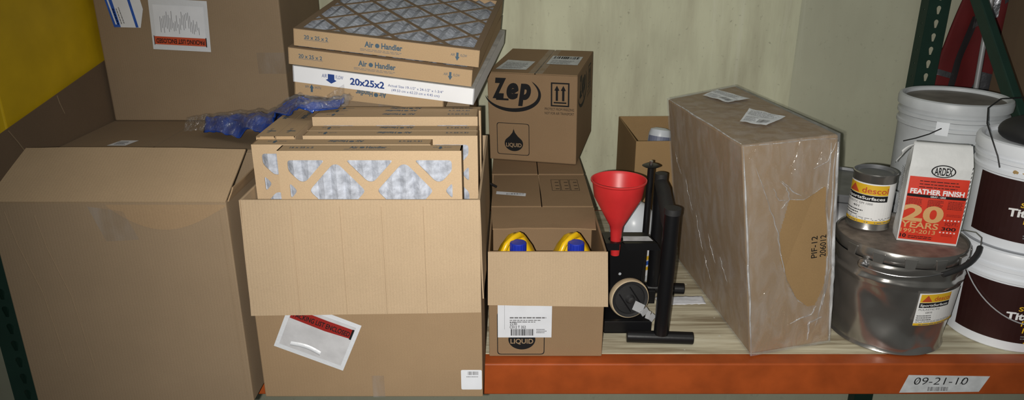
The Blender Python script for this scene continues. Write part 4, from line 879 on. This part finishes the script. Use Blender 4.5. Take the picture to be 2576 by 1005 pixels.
# small can on the pail
cn = thing('paint_can', 'small paint can with white and orange label, standing on the dented pail', 'can', (1.023, 0.239, 0.2930))
b = MB(); b.lathe([(0, 0.002), (0.053, 0.002), (0.056, 0.0), (0.0582, 0.003), (0.056, 0.007), (0.056, 0.154), (0.0582, 0.158), (0.0582, 0.162), (0.056, 0.164), (0.053, 0.159), (0.049, 0.159), (0.047, 0.161), (0.043, 0.156), (0, 0.156)], TIN, n=56, mats=[TIN]*8+[LID_GREY]*5); b.build('body', cn, smooth=True, angle=40)
descol(cyl(0, 0, 0.0563, 160, 0.022), 0.190, 0.116, 24, 'PULASTIC GM 1000', '401').build('label', cn)
# powder bag
bg = thing('powder_bag', 'white and red paper bag of powder standing on the dented pail', 'bag', (1.135, 0.141, 0.291), (0, 0, -17.5))
bw, bd, bh = 0.076, 0.040, 0.270
def bag_half(z):
    k = max(0.0, (z-0.212)/(bh-0.212)); return bw*(1-0.06*k)*(0.97+0.03*math.sin(math.pi*z/bh)), bd*(1-0.80*k**1.2)*(0.9+0.1*math.sin(math.pi*min(z/0.2, 1)))
def bag_front(u, v): hw, hd = bag_half(v); x = u/hw; return -hd*(1.0+0.10*(1-x*x)*math.sin(math.pi*min(v/0.22, 1)))
NZ, NA = 44, 64; vs = []; fs = []
for j in range(NZ+1):
    z = bh*j/NZ; hw, hd = bag_half(z)
    for k in range(NA):
        a = 2*math.pi*k/NA; c, s_ = math.cos(a), math.sin(a); e = 0.28; x = hw*math.copysign(abs(c)**e, c); y = hd*math.copysign(abs(s_)**e, s_)
        if s_ < -0.25: y = bag_front(max(-hw, min(hw, x)), z)
        else:
            nn = noise.noise((x*40, y*40, z*22))*0.0035
            if abs(c) > 0.5: x += math.copysign(1, c)*(nn-0.004*math.sin(math.pi*z/bh)*(1-abs(y)/hd)-0.010*max(0, z-0.19)/0.08*(1-min(abs(y)/max(hd, 1e-3), 1)))
            else: y += nn
        vs.append((x, y, z))
for j in range(NZ):
    for k in range(NA): a = j*NA+k; bb = j*NA+(k+1) % NA; fs.append((a, bb, bb+NA, a+NA))
fs.append(list(range(NA))[::-1]); fs.append([NZ*NA+k for k in range(NA)])
b = MB(); b.add(vs, fs, BAG_WHT); b.build('paper_sack', bg, smooth=True, angle=60)
b = MB(); b.sheet(lambda u, v: (-bw*0.9-0.030*v+0.004*math.sin(5*u), -0.012+0.030*u-0.008*v, bh-0.004-0.030*u*v-0.018*v*v-0.012*u), 8, 8, BAG_WHT)
o = b.build('folded_corner', bg, smooth=True); sol = o.modifiers.new('solid', 'SOLIDIFY'); sol.thickness = 0.002
fb = lambda u, v, h: (u, bag_front(max(-bw*0.98, min(bw*0.98, u)), v)-h-0.0004, v)
b = MB(); rw = 0.0715
b.rect(fb, -rw*0.98, 0.006, rw*0.99, 0.186, 0.0006, BAG_RED, 18, 30)
b.rect(fb, -rw*0.97, 0.131, rw*0.98, 0.1385, 0.0012, INK, 14)
for rr_, m_, hh in ((1.0, INK, 0.0010), (0.89, BAG_WHT, 0.0014)): b.poly(fb, ell(0.006, 0.204, 0.029*rr_, 0.0165*rr_-(0 if rr_ == 1 else 0.0006), 40), hh, m_)
b.text(fb, 'ARDEX', 0.006, 0.1940, 0.0200, INK, h=0.0025, width=0.043, bold=0.02, align='C')
b.text(fb, 'FEATHER FINISH', 0.0, 0.1405, 0.013, LBL_WHT, h=0.0018, width=0.128, bold=0.035, align='C'); b.text(fb, 'GRAY - GRIS', 0.004, 0.1325, 0.0045, LBL_WHT, h=0.0020, width=0.036, bold=0.02, align='C')
b.scribble(fb, -0.045, 0.158, 0.055, 0.182, 3, INK, h=0.0014, fill=0.25, ragged=0.1)
for u0 in (-0.068, -0.018, 0.030): b.scribble(fb, u0, 0.104, u0+0.038, 0.128, 6, INK, h=0.0014, fill=0.35, ragged=0.2)
b.text(fb, '20', -0.071, 0.064, 0.044, LBL_TAN, h=0.0018, width=0.096, bold=0.035); b.text(fb, 'YEARS', -0.071, 0.043, 0.0175, LBL_TAN, h=0.0018, width=0.090, bold=0.02); b.text(fb, '1993-2013', -0.069, 0.0275, 0.0115, LBL_TAN, h=0.0018, width=0.084, bold=0.008)
b.text(fb, '10', -0.068, 0.0125, 0.010, INK, h=0.0018, width=0.015, bold=0.03); b.scribble(fb, -0.048, 0.012, 0.02, 0.022, 2, INK, h=0.0016, fill=0.4)
b.text(fb, 'SQ.FT.', 0.032, 0.058, 0.009, DARK_RED, h=0.0018, width=0.032, bold=0.03); b.text(fb, '300', 0.027, 0.043, 0.0095, INK, h=0.0018, width=0.035, bold=0.02); b.scribble(fb, 0.03, 0.026, 0.066, 0.034, 2, DARK_RED, h=0.0016, fill=0.4); b.scribble(fb, 0.032, 0.084, 0.068, 0.092, 2, DARK_RED, h=0.0016, fill=0.4)
for v0, u0 in ((0.0725, 0.030), (0.0370, 0.026)):
    for i in range(5):
        c_ = u0+0.0085*i; b.poly(fb, [(c_+(0.003 if k % 2 == 0 else 0.0014)*math.sin(k*math.pi/5), v0+(0.003 if k % 2 == 0 else 0.0014)*math.cos(k*math.pi/5)) for k in range(10)][::-1], 0.0018, LBL_WHT)
b.build('printed_panel', bg)
b = MB()
for i in range(13): q = 0.075+0.0115*i; b.poly(fb, [(0.0708, q), (0.0726, q+0.001), (0.0734, q+0.0075), (0.0716, q+0.0065)], 0.0012, INK)
b.build('stitching', bg)
b = MB(); fl_ = lambda u, v, h: (-bw*0.985-h-0.002, bd*0.7-u, v)
b.scribble(fl_, 0.006, 0.07, 0.045, 0.20, 26, INK_GREY, h=0.003, fill=0.35); b.build('small_print', bg)
# pail behind, mostly hidden
p2 = thing('metal_pail', 'dark grey metal pail behind the wrapped carton and the dented pail', 'pail', (1.056, 0.505, 0))
b = MB(); b.lathe([(0, 0.003), (0.142, 0.003), (0.150, 0.0), (0.150, 0.010), (0.147, 0.014), (0.150, 0.240), (0.154, 0.246), (0.150, 0.252), (0.150, 0.31), (0.156, 0.316), (0.157, 0.334), (0.152, 0.338), (0.148, 0.330), (0, 0.328)], LID_GREY, n=64); b.build('body', p2, smooth=True, angle=40)
descol(cyl(0, 0, 0.1485, 226, 0.100), 0.150, 0.125, 14, 'PULASTIC', 'EG').build('label', p2)
c2 = thing('paint_can', 'small labelled can on the deck in the gap between wrapped carton and dented pail', 'can', (0.966, 0.332, 0))
b = MB(); b.lathe([(0, 0.002), (0.032, 0.002), (0.034, 0.0), (0.0355, 0.003), (0.034, 0.006), (0.034, 0.125), (0.0355, 0.129), (0.032, 0.132), (0.029, 0.127), (0, 0.127)], TIN, n=40); b.build('body', c2, smooth=True, angle=40)
descol(cyl(0, 0, 0.0344, 240, 0.012), 0.095, 0.095, 18).build('label', c2)

# ---- white buckets
def bucket(label, cx, cy, z, m, H=0.285, r0=0.146, r1=0.153, lidm=None, group=None, rot=0):
    o = thing('bucket', label, 'bucket', (cx, cy, z), (0, 0, rot), group)
    rr = lambda q: r0+(r1-r0)*q/H
    b = MB(); b.lathe([(0, 0.004), (r0-0.010, 0.004), (r0-0.004, 0.0), (r0, 0.004), (rr(0.20), 0.200*H/0.285), (rr(0.20)+0.005, 0.203*H/0.285), (rr(0.21)+0.005, 0.212*H/0.285), (rr(0.21), 0.215*H/0.285), (rr(0.22), 0.228*H/0.285), (rr(0.22)+0.006, 0.231*H/0.285), (rr(0.23)+0.006, 0.240*H/0.285), (rr(0.23), 0.243*H/0.285), (r1, H-0.022)], m, n=72); b.build('body', o, smooth=True, angle=35)
    b = MB(); b.lathe([(r1+0.001, H-0.032), (r1+0.007, H-0.031), (r1+0.008, H-0.012), (r1+0.005, H-0.003), (r1-0.002, H), (r1-0.010, H-0.003), (r1-0.013, H-0.012), (0, H-0.012)], m, n=72, mats=[m]*6+[lidm or m]); b.build('lid', o, smooth=True, angle=35)
    return o, rr
GW = 'white buckets with dark brown labels at the right end'
lo, rr = bucket('lower white bucket with dark brown label and wire handle, at the right shelf edge', 1.424, 0.163, 0, BUCKET_W, group=GW)
up, rr = bucket('upper white bucket with dark brown label and glue drips, stacked on the lower one', 1.425, 0.165, 0.2855, BUCKET_W, group=GW)
def brown_label(o, th, dth):
    z0, z1 = 0.030, 0.196; W = 0.42; b = MB(); fc = cyl(0, 0, lambda z: rr(z)+0.0008, th, z0)
    b.rect(fc, 0, 0, W, z1-z0, 0.0004, MAROON, 30); lb = b.build('label', o); b = MB(); ft = turn(fc, 7, dth, 0.058)
    b.text(ft, 'Solvent', 0.026, 0.036, 0.0125, LBL_YEL, h=0.0012, width=0.07, bold=0.02, shear=0.15); b.text(ft, 'Titebond', 0.0, 0.010, 0.021, LBL_WHT, h=0.0012, width=0.125, bold=0.035, shear=0.1)
    b.text(ft, 'F', 0.034, -0.009, 0.015, LBL_YEL, h=0.0012, bold=0.02, shear=0.15); b.text(ft, 'FR', 0.038, -0.030, 0.015, LBL_YEL, h=0.0012, bold=0.02, shear=0.15)
    b.scribble(ft, 0.036, -0.05, 0.11, -0.036, 2, INK_GREY, h=0.0012, fill=0.5); b.scribble(ft, 0.044, -0.063, 0.11, -0.056, 1, LBL_YEL, h=0.0012, fill=0.5); b.build('lettering', lb); return lb
brown_label(lo, 188, 0.127); brown_label(up, 179, 0.099)
b = MB(); fc = cyl(0, 0, lambda z: rr(z)+0.0008, 168, 0.052); b.rect(fc, 0, 0, 0.022, 0.125, 0.0004, MAROON, 4); b.build('label', lo)
b = MB(); pts = []
for i in range(30):
    a = R(186+150*i/29); q = i/29; pts.append(((0.157)*math.cos(a), 0.157*math.sin(a), 0.222-0.130*math.sin(math.pi*q)**0.8))
b.tube(pts, 0.0018, GREY_MET, 8); b.build('wire_handle', lo, smooth=True)
CP = [(203, 0.168, 0.222), (200, 0.172, 0.250), (192, 0.172, 0.285), (178, 0.166, 0.322), (158, 0.150, 0.352), (130, 0.128, 0.368), (95, 0.115, 0.368), (60, 0.125, 0.350), (35, 0.160, 0.290), (25, 0.168, 0.225)]
b = MB(); pts = [(r_*math.cos(R(a_)), r_*math.sin(R(a_)), z_) for a_, r_, z_ in CP]
b.tube(pts, 0.0018, CORD, 8); b.build('wire_handle', up, smooth=True)
b = MB()
for (a0, z0_, ww, hh) in ((213, 0.212, 0.014, 0.010), (221, 0.214, 0.030, 0.006), (243, 0.206, 0.016, 0.016), (252, 0.19, 0.008, 0.03), (231, 0.216, 0.02, 0.005)):
    fc = cyl(0, 0, lambda z: rr(z)+0.0062, a0, z0_); b.poly(fc, [(ww*0.5+ww*0.5*(1+0.9*noise.noise((k*1.7, a0, 0)))*math.cos(k*math.pi/7), hh*0.5+hh*0.5*(1+0.9*noise.noise((k*1.3, a0, 5)))*math.sin(k*math.pi/7)) for k in range(14)], 0.0004, GLUE)
b.build('glue_drip', up)
# black bundle on top of the upper bucket
b = MB(); n = 36
def blob(u, v):
    a = 2*math.pi*u; ph = math.pi*(v-0.5); r = 0.122*math.cos(ph)**0.7 if abs(ph) < math.pi/2-1e-3 else 0
    return Vector((r*1.0*math.cos(a)*(1+0.06*noise.noise((math.cos(a)*2, math.sin(a)*2, v*3))), r*math.sin(a)*0.9, max(-0.024, 0.040*math.sin(ph)*(1+0.2*noise.noise((math.cos(a)*3, math.sin(a)*3, 8))))))
b.sheet(blob, n, 18, BLACK_RUB); o = b.build('rubber_bundle', smooth=True, angle=80, loc=(1.432, 0.165, 0.584)); tag(o, 'black rounded bundle lying on the lid of the upper white bucket', 'bundle')
# bucket at the back, on another one
GR = 'plain dusty white buckets at the back right'
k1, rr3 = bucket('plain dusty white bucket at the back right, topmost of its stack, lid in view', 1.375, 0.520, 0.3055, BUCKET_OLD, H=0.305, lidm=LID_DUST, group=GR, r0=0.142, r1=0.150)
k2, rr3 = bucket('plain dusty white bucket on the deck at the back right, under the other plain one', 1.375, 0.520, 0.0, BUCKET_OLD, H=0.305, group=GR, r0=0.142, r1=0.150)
b = MB(); fc = cyl(0, 0, lambda z: rr3(z)+0.0075, 226, 0.208); b.rect(fc, 0, 0, 0.034, 0.040, 0.0006, BUCKET_W, 4)
b.build('handle_socket', k1); b = MB(); pts = []
for i in range(26):
    a = R(232+120*i/25); pts.append((0.162*math.cos(a)*1.02, 0.162*math.sin(a)*1.02, 0.232-0.07*math.sin(math.pi*min(i/12, 1)/2)))
pts = pts[:1]+[(0.166*math.cos(R(222)), 0.166*math.sin(R(222)), 0.21), (0.17*math.cos(R(210)), 0.17*math.sin(R(210)), 0.19), (0.165*math.cos(R(195)), 0.165*math.sin(R(195)), 0.17)]
b.tube(pts, 0.0018, CORD, 8); b.build('wire_handle', k1, smooth=True)

# ---- neighbouring bay: red folded sign, pole, brown box
rs = thing('folded_sign', 'red fabric folded road sign with silver reflective stripes, behind the rack post', 'sign', (1.852, 1.192, 0))
OUT = [(-0.150, 0.0), (0.150, 0.0), (0.145, 0.55), (0.125, 0.85), (0.06, 1.18), (-0.07, 1.20), (-0.115, 0.86), (-0.170, 0.62), (-0.165, 0.30)]
def lim(z, side):
    pts = sorted([(q[1], q[0]) for q in (OUT if side else OUT) if (q[0] > 0) == side])
    for i in range(len(pts)-1):
        if pts[i][0] <= z <= pts[i+1][0]: t = (z-pts[i][0])/(pts[i+1][0]-pts[i][0]+1e-9); return pts[i][1]+(pts[i+1][1]-pts[i][1])*t
    return pts[-1][1]
def cloth(u, v, off=0.0):
    z = 1.18*v; l, r_ = lim(z, False), lim(z, True); x = l+(r_-l)*u; y = -0.012*math.sin(u*9+v*2)-0.02*math.sin(math.pi*u)+0.006*noise.noise((u*6, v*8, 0)); return (x, y-off, z)
b = MB(); b.sheet(lambda u, v: cloth(u, v), 30, 50, RED_FAB); o = b.build('fabric', rs, smooth=True, angle=80); sol = o.modifiers.new('solid', 'SOLIDIFY'); sol.thickness = 0.012; sol.offset = -1
def stripe(q, m, name, off=0.003):
    q = [Vector((a, c, 0)) for a, c in q]; b = MB()
    def g(u, v): p = q[0].lerp(q[1], u).lerp(q[3].lerp(q[2], u), v); return cloth(p.x, p.y, off)
    b.sheet(g, 10, 10, m); b.build(name, rs, smooth=True)
stripe([(0.30, 0.62), (0.58, 0.66), (0.56, 0.72), (0.26, 0.69)], SILVER_FAB, 'reflective_stripe'); stripe([(0.62, 0.70), (0.98, 0.78), (0.98, 0.86), (0.55, 0.79)], SILVER_FAB, 'reflective_stripe')
stripe([(0.70, 0.52), (1.0, 0.50), (1.0, 0.62), (0.86, 0.62)], SILVER_FAB, 'reflective_stripe'); stripe([(0.42, 0.38), (0.75, 0.38), (0.72, 0.47), (0.56, 0.48)], SILVER_FAB, 'reflective_stripe')
stripe([(0.16, 0.42), (0.24, 0.42), (0.36, 0.66), (0.24, 0.66)], BLACK_FAB, 'black_trim'); stripe([(0.0, 0.47), (0.22, 0.455), (0.20, 0.475), (0.0, 0.49)], SILVER_FAB, 'reflective_stripe')
b = MB(); b.tube([(1.792, 1.062, 0.0), (1.779, 1.062, 0.52), (1.750, 1.062, 1.15)], 0.0095, GREY_MET, 14); tag(b.build('metal_pole', smooth=True), 'thin bright metal pole standing in front of the red folded sign', 'pole')
b = MB(); b.box((0, 0, 0), (0.36, 0.27, 1.15), KRAFT_DARK); t9 = thing('cardboard_box', 'tall dark brown cardboard box at the far right edge, behind the red sign', 'box', (1.872, 0.86, 0)); b.build('body', t9, bevel=0.004)
b = MB(); b.rect(front(0, 0, 0), 0, 0.74, 0.36, 0.775, 0.001, KRAFT_DULL); b.build('tape', t9)
